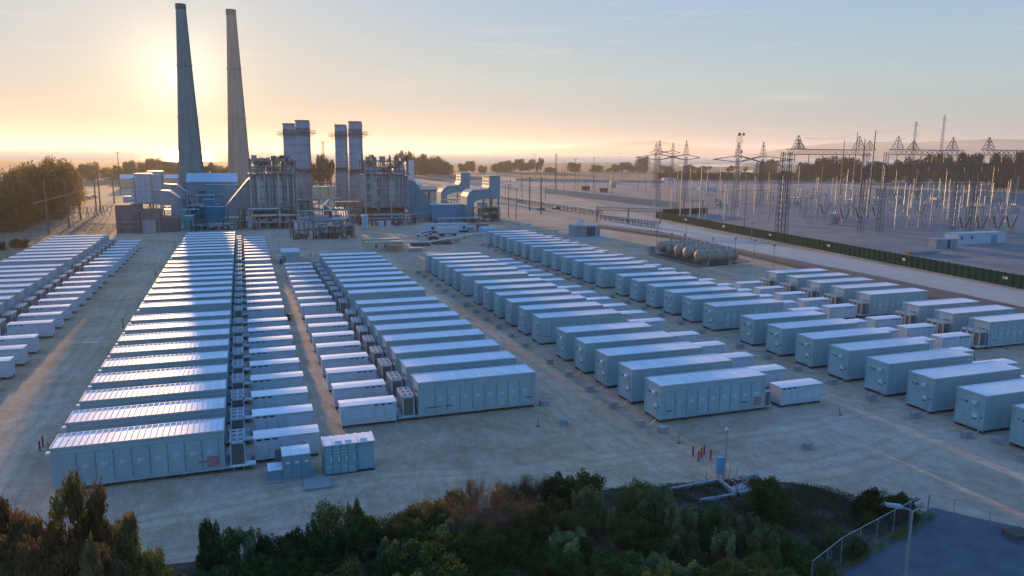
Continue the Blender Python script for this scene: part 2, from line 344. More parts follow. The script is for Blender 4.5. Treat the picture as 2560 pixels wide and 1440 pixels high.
def sheets(kind):                                  # shared meshes of a container
    S = {}
    Hh = H_ if kind != 'L' else 4.8
    b = MB(); b.box(0.05, L_ - 0.05, 0.05, W_ - 0.05, B_ + 0.22, Hh - 0.16)
    # raised stiles between doors, near and far side
    for i in range(10):
        x = 0.55 + i * (L_ - 1.1) / 9
        for y0, y1 in ((0.02, 0.05), (W_ - 0.05, W_ - 0.02)): b.box(x - 0.035, x + 0.035, y0, y1, B_ + 0.3, Hh - 0.75, 1)
    for y0, y1 in ((0.0, 0.05), (W_ - 0.05, W_)): b.box(0.05, L_ - 0.05, y0, y1, Hh - 0.75, Hh - 0.68)
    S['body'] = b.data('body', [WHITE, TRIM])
    f = MB(); f.box(0, L_, 0, W_, B_, B_ + 0.22)
    for x in (0, L_ - 0.12):
        for y in (0, W_ - 0.12): f.box(x - 0.01, x + 0.13, y - 0.01, y + 0.13, B_ + 0.22, Hh - 0.16)
    S['frame'] = f.data('frame', WHITE)
    s = MB()
    for x in (0.4, 4.2, 8.1, 12.0, L_ - 0.4):
        for y in (0.4, W_ - 0.4): s.cbox(x, y, 0, 0.6, 0.6, B_)
    S['foundation_block'] = s.data('foundation_block', RUSTY)
    rf = MB(); rf.box(-0.06, L_ + 0.06, -0.06, W_ + 0.06, Hh - 0.16, Hh - 0.06)
    rf.box(-0.06, L_ + 0.06, -0.06, 0.06, Hh - 0.06, Hh + 0.02); rf.box(-0.06, L_ + 0.06, W_ - 0.06, W_ + 0.06, Hh - 0.06, Hh + 0.02)
    rf.box(-0.06, 0.06, 0.06, W_ - 0.06, Hh - 0.06, Hh + 0.02); rf.box(L_ - 0.06, L_ + 0.06, 0.06, W_ - 0.06, Hh - 0.06, Hh + 0.02)
    S['roof'] = rf.data('roof', TRIM)
    n = 27; pw = (L_ - 0.16) / n
    p = MB(); p.add([(0.02, 0.07, Hh - 0.055), (pw - 0.06, 0.07, Hh - 0.05), (pw - 0.06, W_ - 0.07, Hh - 0.05), (0.02, W_ - 0.07, Hh - 0.055)], [(0, 1, 2, 3)])
    p.box(pw - 0.06, pw + 0.005, 0.07, W_ - 0.07, Hh - 0.06, Hh + 0.03)
    S['roof_panel'] = p.data('roof_panel', ROOFM); S['pw'] = pw; S['n'] = n
    pj = MB()
    for i in range(n):
        x = 0.08 + i * pw
        pj.add([(x, 0.07, Hh - 0.055), (x + pw - 0.06, 0.07, Hh - 0.05), (x + pw - 0.06, W_ - 0.07, Hh - 0.05), (x, W_ - 0.07, Hh - 0.055)], [(0, 1, 2, 3)])
        pj.box(x + pw - 0.06, x + pw, 0.07, W_ - 0.07, Hh - 0.06, Hh + 0.03)
    S['panels'] = pj.data('roof_sheeting', ROOFM)
    # one long-side door leaf
    dw = (L_ - 1.1) / 9 - 0.09
    d = MB(); d.box(0, dw, 0, 0.045, B_ + 0.34, Hh - 0.82)
    for z in (1.1, 2.3, 3.6): d.box(dw - 0.05, dw + 0.03, -0.04, 0, z, z + 0.16, 2)
    d.box(dw + 0.01, dw + 0.045, -0.012, 0.0, B_ + 0.34, Hh - 0.82, 2)
    d.box(0.05, 0.09, -0.05, 0, 1.9, 2.6, 1)
    S['door'] = d.data('door', [WHITE, TRIM, mat('seam_shadow_gasket', (0.18, 0.22, 0.24), 0.8)]); S['dw'] = dw
    lg = MB()                                       # the swoosh-like white mark and short label under it
    lg.add([(0.35, -0.006, 2.15), (0.95, -0.006, 2.55), (1.0, -0.006, 2.85), (0.8, -0.006, 2.6)], [(0, 1, 2, 3)])
    lg.add([(0.4, -0.006, 2.5), (0.55, -0.006, 2.45), (0.75, -0.006, 2.8), (0.65, -0.006, 2.85)], [(0, 1, 2, 3)])
    S['emblem'] = lg.data('emblem', LOGO)
    w = MB()
    for k in range(6): w.box(k * 0.17, k * 0.17 + 0.12, -0.008, 0, 1.45, 1.62)
    S['lettering'] = w.data('lettering', BLACKL)
    wr = MB()
    for k in range(6): wr.box(k * 0.17, k * 0.17 + 0.12, -0.008, 0, 1.45, 1.62)
    S['lettering_red'] = wr.data('lettering', RED)
    fl = MB(); fl.box(0, 1.3, -0.01, 0.0, 0.9, 2.1, 0)
    for k in range(6): fl.box(0.03, 1.27, -0.02, -0.01, 0.93 + k * 0.2, 1.03 + k * 0.2, 1)
    S['placard'] = fl.data('placard', [WHITE, RED])
    # short end: door, hood, sockets
    e = MB(); e.box(-0.02, 0.05, 0.75, 1.75, B_ + 0.3, 3.0); e.box(-0.07, -0.02, 0.85, 0.9, 1.5, 2.1, 1)
    S['end_door'] = e.data('door', [WHITE, TRIM])
    hd = MB(); hd.prism([(0.05, 3.35), (-0.28, 3.35), (-0.42, 3.6), (-0.42, 3.8), (-0.28, 4.0), (0.05, 4.05)], 'y', 1.0, 1.65)
    S['vent_hood'] = hd.data('vent_hood', WHITE2)
    so = MB(); so.tube((0.05, 2.6, 3.55), (-0.1, 2.6, 3.55), 0.13, 8); so.tube((0.05, 3.25, 3.55), (-0.06, 3.25, 3.55), 0.09, 8)
    S['socket'] = so.data('socket', BLACKL)
    st = MB(); st.box(-0.03, -0.02, 1.0, 1.5, 1.55, 1.75, 0); st.box(-0.03, -0.02, 0.95, 1.55, 1.85, 2.35, 1); st.box(0.035, 0.045, 0.25, 0.5, 1.9, 2.15, 0); st.box(0.035, 0.045, 1.9, 2.3, 2.55, 2.6, 0)
    S['sticker'] = st.data('sticker', [BLACKL, LOGO])
    # cooling units on a skid (built to the left of x=0)
    sk = MB(); sk.box(-2.6, 0, 0, W_, B_, B_ + 0.2)
    S['skid'] = sk.data('skid', WHITE)
    c = MB(); cw = 1.18; ch = 2.75
    c.box(0, 1.5, 0, cw, B_ + 0.2, B_ + 0.2 + ch * 0.96, 1)
    for x in (0, 1.42):
        for y in (0, cw - 0.08): c.box(x - 0.02, x + 0.1, y - 0.02, y + 0.1, B_ + 0.2, B_ + 0.2 + ch, 0)
    zt = B_ + 0.2 + ch
    c.box(-0.02, 1.52, -0.02, 0.1, zt - 0.28, zt, 0); c.box(-0.02, 1.52, cw - 0.1, cw + 0.02, zt - 0.28, zt, 0)
    c.box(-0.02, 0.1, 0.1, cw - 0.1, zt - 0.28, zt, 0); c.box(1.4, 1.52, 0.1, cw - 0.1, zt - 0.28, zt, 0); c.box(0.7, 0.8, 0.1, cw - 0.1, zt - 0.28, zt, 0)
    c.box(0.1, 0.7, 0.1, cw - 0.1, zt - 0.12, zt - 0.08, 1); c.box(0.8, 1.4, 0.1, cw - 0.1, zt - 0.12, zt - 0.08, 1)
    c.box(-0.03, 1.53, -0.03, cw + 0.03, B_ + 0.2, B_ + 0.32, 0)
    S['cooling_unit'] = c.data('cooling_unit', [WHITE2, COIL])
    fan = MB(); fan.lathe(0, 0, [(0.30, zt - 0.07), (0.30, zt + 0.01), (0.26, zt + 0.01), (0.26, zt - 0.06)], 10, cap=False)
    for k in range(4):
        a = k * pi / 2; fan.box(-0.02 + 0.13 * cos(a), 0.02 + 0.13 * cos(a), -0.02 + 0.13 * sin(a), 0.02 + 0.13 * sin(a), zt - 0.06, zt - 0.03)
    S['fan'] = fan.data('fan', TRIM)
    lm = MB(); lm.box(-0.45, 0, 0.15, 0.6, Hh - 0.75, Hh - 0.5); S['lamp'] = lm.data('end_lamp', ROOFM)
    S['H'] = Hh; return S
SH = {'L': sheets('L'), 'x': sheets('x')}
def make_container(kind, near, front):
    """kind: L / A = cooling units at the right end, M / P = at the left end, N / O = plain left end with hood and door"""
    S = SH['L' if kind == 'L' else 'x']
    t = thing('battery_container', '', 'battery container')
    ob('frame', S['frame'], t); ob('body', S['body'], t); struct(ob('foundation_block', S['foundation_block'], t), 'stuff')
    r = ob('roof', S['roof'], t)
    if near:
        for i in range(S['n']): ob('roof_panel', S['roof_panel'], r, (0.08 + i * S['pw'], 0, 0))
    else: ob('roof_sheeting', S['panels'], r)
    if front:
        for i in range(9):
            d = ob('door', S['door'], t, (0.6 + i * (L_ - 1.1) / 9, -0.005, 0))
            if i > 0: ob('emblem', S['emblem'], d)
        lt = S['lettering_red'] if kind == 'L' else S['lettering']
        spots = {'L': (1.4, 13.5), 'M': (1.0, 2.0, 3.6, 14.8), 'N': (0.9, 12.4)}.get(kind, (1.0,))
        for x in spots: ob('lettering', lt, t, (x, -0.03, 0))
        if kind in 'LN': ob('placard', S['placard'], t, (14.35, -0.03, 0))
    if kind == 'L': ob('end_lamp', S['lamp'], t)
    if kind in 'NO':
        ob('door', S['end_door'], t); ob('vent_hood', S['vent_hood'], t); ob('socket', S['socket'], t); ob('sticker', S['sticker'], t)
        if kind == 'N':
            ob('skid', S['skid'], t, (L_ + 1.3, 0, 0), None, (0.5, 1, 1))
            ob('cooling_unit', S['cooling_unit'], t, (L_ + 0.15, 0.15, 0), None, (0.62, 1, 0.8))
    else:
        left = kind in 'MP'
        ob('skid', S['skid'], t, (0 if left else L_ + 2.6, 0, 0))
        for k in range(3):
            c = ob('cooling_unit', S['cooling_unit'], t, (-2.0 if left else L_ + 0.55, 0.12 + k * 1.3, 0))
            for fx in (0.4, 1.1): ob('fan', S['fan'], c, (fx, 0.59, 0))
        e = ob('door', S['end_door'], t, (0, 0, 0)) if left else None
        ob('socket', S['socket'], t, (0, -1.5, 0)) if left else None
    return t
# small converter cabinets
SL, SW, SHh = 7.0, 2.5, 2.93
def small_sheets():
    S = {}
    b = MB(); b.box(0.03, SL - 0.03, 0.03, SW - 0.03, 0.62, SHh - 0.1); b.box(0, SL, 0, SW, 0.38, 0.62)
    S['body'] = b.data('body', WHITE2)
    r = MB(); r.prism([(-0.04, SHh - 0.1), (SW + 0.04, SHh - 0.1), (SW + 0.04, SHh - 0.02), (SW / 2, SHh + 0.03), (-0.04, SHh - 0.02)], 'x', -0.04, SL + 0.04)
    for x in (1.75, 3.5, 5.25): r.box(x - 0.03, x + 0.03, 0.0, SW, SHh - 0.02, SHh + 0.045)
    S['roof'] = r.data('roof', ROOFM)
    s = MB()
    for x in (0.5, 3.5, SL - 0.5):
        for y in (0.35, SW - 0.35): s.cbox(x, y, 0, 0.6, 0.5, 0.38)
    S['foundation_block'] = s.data('foundation_block', RUSTY)
    d = MB(); d.box(0, 1.25, -0.03, 0.03, 0.72, SHh - 0.42); d.box(0.06, 0.1, -0.06, -0.03, 1.3, 1.75, 1)
    S['door'] = d.data('door', [WHITE2, TRIM])
    v = MB(); v.box(0, 1.0, -0.05, -0.03, 1.15, 1.2)
    for k in range(4): v.prism([(-0.09, 1.2 + k * 0.27), (-0.03, 1.34 + k * 0.27), (-0.03, 1.2 + k * 0.27)], 'x', 0.0, 0.95)
    S['vent'] = v.data('vent', [WHITE2])
    lv = MB()
    for k in range(4): lv.box(0, 0.5, -0.02, 0.03, SHh - 0.34, SHh - 0.2)
    S['lintel_vent'] = lv.data('vent', DARK)
    le = MB(); le.box(0, 2.4, -0.015, 0.0, SHh - 0.3, SHh - 0.24)
    for k in range(9): le.box(k * 0.27, k * 0.27 + 0.2, -0.02, 0.0, SHh - 0.22, SHh - 0.14)
    S['gutter_slot'] = le.data('vent', TRIM)
    return S
SS = small_sheets()
def make_small(flip):
    t = thing('converter_cabinet', '', 'electrical cabinet')
    ob('body', SS['body'], t); ob('roof', SS['roof'], t); struct(ob('foundation_block', SS['foundation_block'], t), 'stuff')
    for i in range(5): ob('door', SS['door'], t, (0.25 + i * 1.32, 0, 0))
    v0 = 1.3 if flip else 3.9
    for k in range(2): ob('vent', SS['vent'], t, (v0 + k * 1.4, 0, 0))
    o0 = 4.2 if flip else 0.3
    for k in range(3): ob('vent', SS['lintel_vent'], t, (o0 + k * 0.85, 0, 0))
    ob('vent', SS['gutter_slot'], t, (0.9 if flip else 4.0, 0, 0))
    return t
# rows: left edge u, group start v (back edge of the farthest one), count; spacing 7.57
SP = 7.5723
rows = [
    ('A', -44.10 - L_, [(291.51, 9), (219.1, 9)], 'leftmost row'),
    ('L', -3.15 - L_, [(292.13, 9), (219.0, 9), (146.71, 9)], 'second row from left'),
    ('M', 20.03, [(220.86, 9), (148.56, 8)], 'third row from left'),
    ('N', 49.19, [(212.82, 6), (164.33, 6), (115.02, 5)], 'fourth row from left'),
    ('O', 85.70, [(268.82, 7), (212.97, 6), (163.98, 6), (114.07, 9)], 'fifth row from left'),
    ('P', 125.4, [(157.6, 5), (114.76, 3)], 'rightmost row'),
]
masters = {}
nearv = {'L': 150, 'M': 150, 'N': 118, 'O': 0, 'P': 0, 'A': 0}
def get_master(key, fn):
    if key not in masters:
        masters[key] = fn(); index_kids(); return masters[key], True
    return masters[key], False
for kind, u0, groups, rname in rows:
    tot = sum(n for _, n in groups); k = 0
    for gi, (v0, n) in enumerate(groups):
        for j in range(n):
            v = v0 - SP * j - W_
            idx = tot - 1 - k; k += 1
            near = v < nearv[kind]; front = (j == n - 1)
            m, new = get_master((kind, near, front), lambda: make_container(kind, near, front))
            o = m if new else copy_tree(m)
            o.location = UV(u0, v) ; o.rotation_euler = (0, 0, YAW)
            o['label'] = 'long white battery container, %s from the near end of the %s' % ('first' if idx == 0 else ordw(idx), rname)
            o['group'] = 'long white battery containers in rows'
srows = [
    ('As', -33.98 - SL, [(289.24, 9), (217.43, 9), (145.16, 5)], 'just right of the leftmost container row'),
    ('Ls', -0.16, [(290.84, 9), (218.81, 9), (146.6, 9)], 'just right of the second container row'),
    ('Ms', 10.18, [(219.27, 9), (146.83, 8)], 'just left of the third container row'),
    ('Ns', 68.1, [(211.4, 6), (162.9, 6), (113.5, 5)], 'just right of the fourth container row'),
    ('Os', 105.0, [(267.3, 7), (211.5, 6), (162.5, 6), (112.7, 7)], 'just right of the fifth container row'),
    ('Ps', 114.64, [(155.75, 5), (113.33, 3)], 'just left of the rightmost container row'),
]
for kind, u0, groups, rname in srows:
    tot = sum(n for _, n in groups); k = 0
    flip = kind in ('Ms', 'Ps')
    for v0, n in groups:
        for j in range(n):
            v = v0 - SP * j - SW; idx = tot - 1 - k; k += 1
            m, new = get_master(('s', flip), lambda: make_small(flip))
            o = m if new else copy_tree(m)
            o.location = UV(u0, v); o.rotation_euler = (0, 0, YAW)
            o['label'] = 'small white louvred cabinet, %s from the near end, %s' % (ordw(idx), rname)
            o['group'] = 'small white converter cabinets in rows'
# ------------------------------------------------------------------ facade helpers: trace on a real vertical plane, then give real depth
class Face:
    """a vertical plane through the ground point seen at (px,py), running along AX; s = metres along it, z = height"""
    def __init__(s, px, py, yaw=YAW, z=0.0):
        s.o = G(px, py, z); s.o.z = 0; s.d = Vector((cos(yaw), sin(yaw), 0)); s.n = Vector((-sin(yaw), cos(yaw), 0)); s.yaw = yaw
    def sz(s, px, py, back=0.0):
        a = Vector((0, 0, CAMH)); r = ray(px, py, 100.0) - a; o = s.o + s.n * back
        t = (o - a).dot(s.n) / r.dot(s.n); q = a + r * t
        return (q - o).dot(s.d), q.z
    def s(s, px, py=520): return s.sz(px, py)[0]
    def z(s, px, py): return s.sz(px, py)[1]
    def thing(s, name, label, cat, group=None): return thing(name, label, cat, s.o, s.yaw, group)
STEEL = mat('weathered_steel', (0.22, 0.205, 0.20), 0.6, metal=0.3, noise=0.3, nscale=1.5)
PIPE = mat('lagged_pipe', (0.55, 0.55, 0.53), 0.4, metal=0.5, noise=0.15, nscale=1.0)
CASE = mat('casing_grey', (0.36, 0.37, 0.39), 0.65, noise=0.35, nscale=0.3, stretch=(1, 1, 0.35))
CASEB = mat('casing_blue', (0.21, 0.36, 0.42), 0.6, noise=0.3, nscale=0.3, stretch=(1, 1, 0.35))
CASET = mat('casing_teal', (0.24, 0.44, 0.44), 0.6, noise=0.2, nscale=0.5)
BLUE_PAINT_SHADE = mat('blue_paint_and_shade', (0.12, 0.32, 0.45), 0.6, noise=0.25, nscale=0.6)  # blue paint; on the left turbine casings it stands in for chimney shade
RUST = mat('rusty_brown', (0.20, 0.12, 0.09), 0.85, noise=0.4, nscale=1.2)
TAN = mat('tan_siding', (0.50, 0.44, 0.30), 0.8, noise=0.12, nscale=0.8)
WOOD = mat('weathered_wood', (0.17, 0.13, 0.10), 0.9, noise=0.3, nscale=1, stretch=(3, 3, 0.3))
DSTEEL = mat('dark_steel', (0.10, 0.10, 0.12), 0.6, metal=0.3, noise=0.3, nscale=1)
INSUL = mat('porcelain', (0.45, 0.40, 0.36), 0.35)
BROWNI = mat('brown_porcelain', (0.12, 0.06, 0.045), 0.35)
GLASSD = mat('dark_window', (0.02, 0.025, 0.03), 0.15)
TYRE = mat('tyre', (0.03, 0.03, 0.03), 0.9)
# ------------------------------------------------------------------ chimneys
CHIM = mat('chimney_concrete', (0.36, 0.31, 0.25), 0.9, noise=0.35, nscale=0.35, bump=0.1, bscale=1, stretch=(1, 1, 0.06))
def chimney(xy, r0, r1, h, label):
    t = thing('chimney', label, 'smokestack', (xy[0], xy[1], 0))
    prof = [(r0 + (r1 - r0) * (k / 24) ** 0.86, h * k / 24) for k in range(25)]
    MB().lathe(0, 0, prof, 40).build('shaft', CHIM, t, smooth=True)
    c = MB(); c.lathe(0, 0, [(r1 + 0.15, h - 4), (r1 + 0.5, h - 3.5), (r1 + 0.5, h + 0.6), (r1 - 0.4, h + 0.6), (r1 - 0.4, h - 0.5)], 32)
    c.build('crown', mat('crown_dark', (0.12, 0.12, 0.12), 0.8), t)
    for z in (h * 0.68, h * 0.4):
        rr = r0 + (r1 - r0) * (z / h) ** 0.86; p = MB()
        p.lathe(0, 0, [(rr, z), (rr + 0.8, z), (rr + 0.8, z + 0.2), (rr, z + 0.2)], 32, cap=False)
        for k in range(24):
            a = k * 2 * pi / 24; p.tube(((rr + .8) * cos(a), (rr + .8) * sin(a), z), ((rr + .8) * cos(a), (rr + .8) * sin(a), z + 1.2), 0.06, 4)
        p.build('platform', GALV, t)
    ld = MB(); ld.path([((r0 + (r1 - r0) * (k / 8) ** 0.86 + 0.3), 0, h * k / 8) for k in range(9)], 0.25, 4); ld.build('ladder', STEEL, t)
    return t
chimney((-277, 655.6), 11.4, 3.7, 152, 'tall tapered grey chimney directly in front of the setting sun, left of the pair')
chimney((-243.9, 678.9), 10.6, 3.7, 152, 'tall tapered chimney, golden in the haze, right of the pair')
# ------------------------------------------------------------------ exhaust stacks of the two boiler blocks
def stack(px, py, wpx, pytop, pyband, pycol, side, label):
    b = G(px, py); h = hz(b, pytop); r = wpx / 2 / FPX * b.length * 0.98
    t = thing('exhaust_stack', label, 'exhaust stack', b, 0, 'steel exhaust stacks of the power plant')
    zb = hz(b, pyband); zc = hz(b, pycol)
    MB().lathe(0, 0, [(r * 1.12, 0), (r * 1.10, zc - 1.2), (r, zc + 1.5), (r, h)], 28).build('shaft', CASE, t, smooth=True)
    c = MB(); c.lathe(0, 0, [(r + .05, h - 0.4), (r + 0.25, h - 0.3), (r + 0.25, h + 0.1), (r - 0.2, h + 0.1), (r - 0.2, h - 1)], 28); c.build('rim', STEEL, t)
    n = 9; rg = MB()
    for k in range(n):
        z = h * (0.12 + 0.8 * k / n); rr = (r * 1.11 if z < zc else r) + 0.02
        rg.lathe(0, 0, [(rr, z), (rr + 0.12, z), (rr + 0.12, z + 0.18), (rr, z + 0.18)], 28, cap=False)
    o = rg.build('stiffening_ring', STEEL, t)
    for z, hw in ((zb, 3.2), (zc, 1.8)):
        p = MB(); p.lathe(0, 0, [(r, z), (r + 1.1, z), (r + 1.1, z + 0.25), (r, z + 0.25)], 28, cap=False)
        for k in range(20):
            a = k * 2 * pi / 20; p.tube(((r + 1.05) * cos(a), (r + 1.05) * sin(a), z), ((r + 1.05) * cos(a), (r + 1.05) * sin(a), z + 1.3), 0.05, 4)
        p.lathe(0, 0, [(r + 1.02, z + 1.2), (r + 1.1, z + 1.2), (r + 1.1, z + 1.28), (r + 1.02, z + 1.28)], 28, cap=False)
        if z == zb:                                  # the balcony on one side
            p.box(side * (r + 0.9) if side > 0 else -(r + hw), side * (r + hw) if side > 0 else -(r + 0.9), -1.6, 1.6, z, z + 0.25)
            for xx in (r + 1.2, r + 2.1, r + hw):
                for yy in (-1.6, 1.6): p.tube((side * xx, yy, z), (side * xx, yy, z + 2.2), 0.07, 4)
            for yy in (-1.6, 1.6): p.tube((side * (r + 1), yy, z + 1.3), (side * (r + hw), yy, z + 1.3), 0.06, 4)
            for yy in (-1.6, 1.6): p.tube((side * (r + 0.2), yy, z - 1.5), (side * (r + hw - 0.5), yy, z), 0.08, 4)
        p.build('platform', STEEL, t)
        # darker sound-box collar above each platform
        q = MB(); q.lathe(0, 0, [(r + 0.03, z + 0.3), (r + 0.10, z + 0.3), (r + 0.10, z + 3.0), (r + 0.03, z + 3.0)], 28, cap=False); q.build('collar', RUST if z == zc else STEEL, t)
    l = MB(); l.tube((r + 0.25, -0.5, 0), (r + 0.25, -0.5, h * 0.98), 0.12, 4); l.tube((r + 0.25, 0.3, 0), (r + 0.25, 0.3, h * 0.98), 0.12, 4); l.build('ladder', STEEL, t)
stack(731, 520, 30, 309, 337, 430, -1, 'shorter looking steel stack half hidden behind the left front stack')
stack(764, 531, 33, 301, 334, 436, 1, 'steel exhaust stack of the left boiler block, with platform on its right')
stack(857, 522, 29, 312, 341, 431, -1, 'narrower steel exhaust stack left of the right boiler block')
stack(893, 533, 32, 304, 337, 436, 1, 'front steel exhaust stack touching the right boiler block')
# ------------------------------------------------------------------ heat recovery boiler blocks
def boiler(px0, px1, py, pydeck, pytop, duct, dm, label, dlabel, seed, depth, stair):
    rnd = random.Random(seed); f = Face(px0, py); W = f.s(px1); zd = f.z((px0 + px1) / 2, pydeck); zt = f.z((px0 + px1) / 2, pytop)
    t = f.thing('boiler_block', label, 'boiler')
    b = MB(); b.box(0, W, 0, depth, 6, zd - 0.4); b.build('casing', dm if not stair else CASE, t)
    u = MB(); u.box(1, W - 1, 2, depth - 1, 0, 5.5); u.build('undercroft', RUST, t)
    n = 10
    for k in range(n + 1):                            # columns and stiffeners on the front, each with its flange
        x = W * k / n; c = MB(); w = 0.16 if k % 3 else 0.28
        c.box(x - w / 2, x + w / 2, -0.7, -0.05, 0 if k % 3 == 0 else 6, zd); c.box(x - w, x + w, -0.85, -0.7, 0 if k % 3 == 0 else 6, zd)
        c.build('column', STEEL if k % 2 else PIPE, t)
    for z in (6, 6 + (zd - 6) * 0.33, 6 + (zd - 6) * 0.66):
        g = MB(); g.box(0, W, -0.6, -0.06, z, z + 0.35); g.build('girt', STEEL, t)
    for k in range(9):                                # downcomers
        x = rnd.uniform(0.05, 0.95) * W; r = rnd.choice((0.16, 0.22, 0.35)); z0 = 6 + rnd.uniform(0, 4); p = MB()
        p.path([(x, -0.4, z0), (x, -1.35, z0 + 0.8), (x, -1.35, zd + rnd.uniform(-3, 3.5))], r, 6); p.build('downcomer_pipe', PIPE, t)
    for k in range(2):
        x = W * (0.18 + 0.38 * k); v = MB(); v.box(x, x + W * 0.13, -0.25, -0.04, zd * 0.42, zd * 0.86); v.build('inspection_panel', mat('pale_panel', (0.5, 0.55, 0.55), 0.6), t)
    d = MB(); d.box(-0.8, W + 0.8, -1.8, depth, zd, zd + 0.35); d.build('deck', STEEL, t)
    rl = MB()
    for k in range(25): rl.tube((-0.8 + (W + 1.6) * k / 24, -1.75, zd + .3), (-0.8 + (W + 1.6) * k / 24, -1.75, zd + 1.5), 0.05, 4)
    for z in (zd + 0.9, zd + 1.5): rl.tube((-0.8, -1.75, z), (W + 0.8, -1.75, z), 0.05, 4)
    rl.build('handrail', PIPE, t)
    fr = MB()                                         # open steel frame above the deck
    for k in range(6):
        x = W * k / 5
        for y in (-1.2, depth * 0.5, depth - 1): fr.box(x - 0.2, x + 0.2, y - 0.2, y + 0.2, zd + 0.3, zt)
    for y in (-1.2, depth * 0.5, depth - 1): fr.box(-0.3, W + 0.3, y - 0.21, y + 0.21, zt - 0.4, zt); fr.box(-0.3, W + 0.3, y - 0.12, y + 0.12, (zd + zt) / 2, (zd + zt) / 2 + 0.25)
    for k in range(5):
        x = W * k / 5
        fr.tube((x, -1.2, zd), (x + W / 5, -1.2, zt), 0.12, 4) if k % 2 else fr.tube((x + W / 5, -1.2, zd), (x, -1.2, zt), 0.12, 4)
    fr.build('roof_frame', STEEL, t)
    for k in range(3):                                # steam drums with dished ends
        x0 = W * (0.06 + 0.33 * k); L = W * 0.22; y = depth * (0.2 + 0.2 * (k % 2)); z = zd + 2.4; m_ = MB()
        m_.tube((x0, y, z), (x0 + L, y, z), 1.5, 14); m_.tube((x0 - 0.7, y, z), (x0, y, z), 0.7, 14, 1.5); m_.tube((x0 + L, y, z), (x0 + L + 0.7, y, z), 1.5, 14, 0.7)
        m_.build('steam_drum', PIPE, t, smooth=True)
    for k in range(13):                               # silencers and vent stubs along the roof line
        x = W * (0.02 + 0.96 * k / 12) + rnd.uniform(-0.5, 0.5); y = rnd.uniform(-0.5, depth * 0.6); h = zt + rnd.uniform(0.3, 3.0); r = rnd.choice((0.35, 0.5, 0.9, 1.2)); q = MB()
        q.lathe(x, y, [(r * 0.5, zd + 0.3), (r * 0.5, h - 3), (r, h - 2.6), (r, h), (r * 0.7, h)], 10); q.build('silencer', RUST if k % 3 == 0 else STEEL, t)
    for k in range(22):                               # tangle of roof pipework
        x = rnd.uniform(0, W); y = rnd.uniform(-1, depth * 0.5); z = rnd.uniform(zd + 0.8, zt - 0.3); r = rnd.choice((0.12, 0.2, 0.3)); q = MB(); x2 = min(W, max(0, x + rnd.uniform(-7, 7))); z2 = rnd.uniform(zd + 0.8, zt)
        q.path([(x, y, zd + .3), (x, y, z), (x2, y, z), (x2, y, z2)], r, 5); q.build('roof_pipe', rnd.choice((PIPE, STEEL, RUST)), t)
    for k in range(6):
        x = W * (0.05 + 0.16 * k); q = MB(); q.box(x, x + rnd.uniform(1.2, 2.6), rnd.uniform(0, 3), rnd.uniform(4, 6), zt - 0.05, zt + rnd.uniform(0.8, 2.6)); q.build('equipment_box', rnd.choice((CASE, STEEL, CASE)), t)
    if stair:                                         # zigzag stair tower
        x0, x1 = 0.6, W * 0.33; k = 6; dz = (zd - 6) / k
        for i in range(k):
            a, b_ = ((x0, x1) if i % 2 else (x1, x0)); q = MB(); z = 5 + i * dz
            q.prism([(a, z), (a, z + 0.45), (b_, z + dz + 0.45), (b_, z + dz)], 'y', -2.1, -1.2)
            q.tube((a, -2.1, z + 1.2), (b_, -2.1, z + dz + 1.2), 0.07, 4)
            q.build('stair_flight', PIPE, t)
    # inlet duct: a stepped wedge at the side
    pts = [f.sz(*p) for p in duct]; dd = MB(); dd.prism([(max(min(s, 1e9), -1e9), z) for s, z in pts], 'y', 1.0, depth - 2.0)
    du = f.thing('inlet_duct', dlabel, 'duct'); dd.build('casing', dm, du)
    smin = min(p[0] for p in pts); smax = max(p[0] for p in pts); zb = min(p[1] for p in pts)
    def top_at(s):
        best = zb
        for (s0, z0), (s1, z1) in zip(pts, pts[1:] + pts[:1]):
            if min(s0, s1) <= s <= max(s0, s1) and abs(s1 - s0) > 1e-4: best = max(best, z0 + (z1 - z0) * (s - s0) / (s1 - s0))
        return best
    m_ = 7
    for k in range(m_):
        s = smin + (smax - smin) * (k + 0.5) / m_; z1 = top_at(s)
        if z1 > zb + 0.5: q = MB(); q.box(s - 0.18, s + 0.18, 0.35, 0.98, zb, z1 - 0.1); q.build('rib', dm, du)
    zz = zb + 1.6
    while zz < top_at(smin + 1) or zz < top_at(smax - 1):
        ss = [smin + (smax - smin) * i / 40 for i in range(41)]; ok = [s for s in ss if top_at(s) > zz + 0.4]
        if ok: q = MB(); q.box(min(ok), max(ok), 0.8, 0.99, zz, zz + 0.12); q.build('seam', dm, du)
        zz += 2.6
    lg = MB()
    for s in (smin + 1, (smin + smax) / 2, smax - 1):
        for y in (1.5, depth - 3): lg.box(s - 0.3, s + 0.3, y - 0.3, y + 0.3, 0, zb)
    lg.build('leg', STEEL, du)
    tr = MB()                                         # handrail lamp brackets up the sloping top
    for k in range(12):
        s = smin + (smax - smin) * k / 11; tr.tube((s, 1.1, top_at(s)), (s, 1.1, top_at(s) + 1.2), 0.06, 4)
    tr.build('handrail', STEEL, du)
    return f, W, zd, zt
boiler(631, 743, 560, 436, 402, [(562, 541), (562, 519), (617, 452), (631, 441), (631, 541)], CASE, 'left boiler block, purple grey pipes and frames left of the stacks', 'grey sloping duct rising left of the left boiler block', 5, 18, False)
boiler(915, 1020, 550, 437, 402, [(1020, 544), (1020, 450), (1036, 452), (1050, 470), (1066, 487), (1078, 500), (1078, 544)], CASEB, 'right boiler block with zigzag stair beside the front stack', 'blue ribbed duct stepping down right of the right boiler block', 9, 18, True)
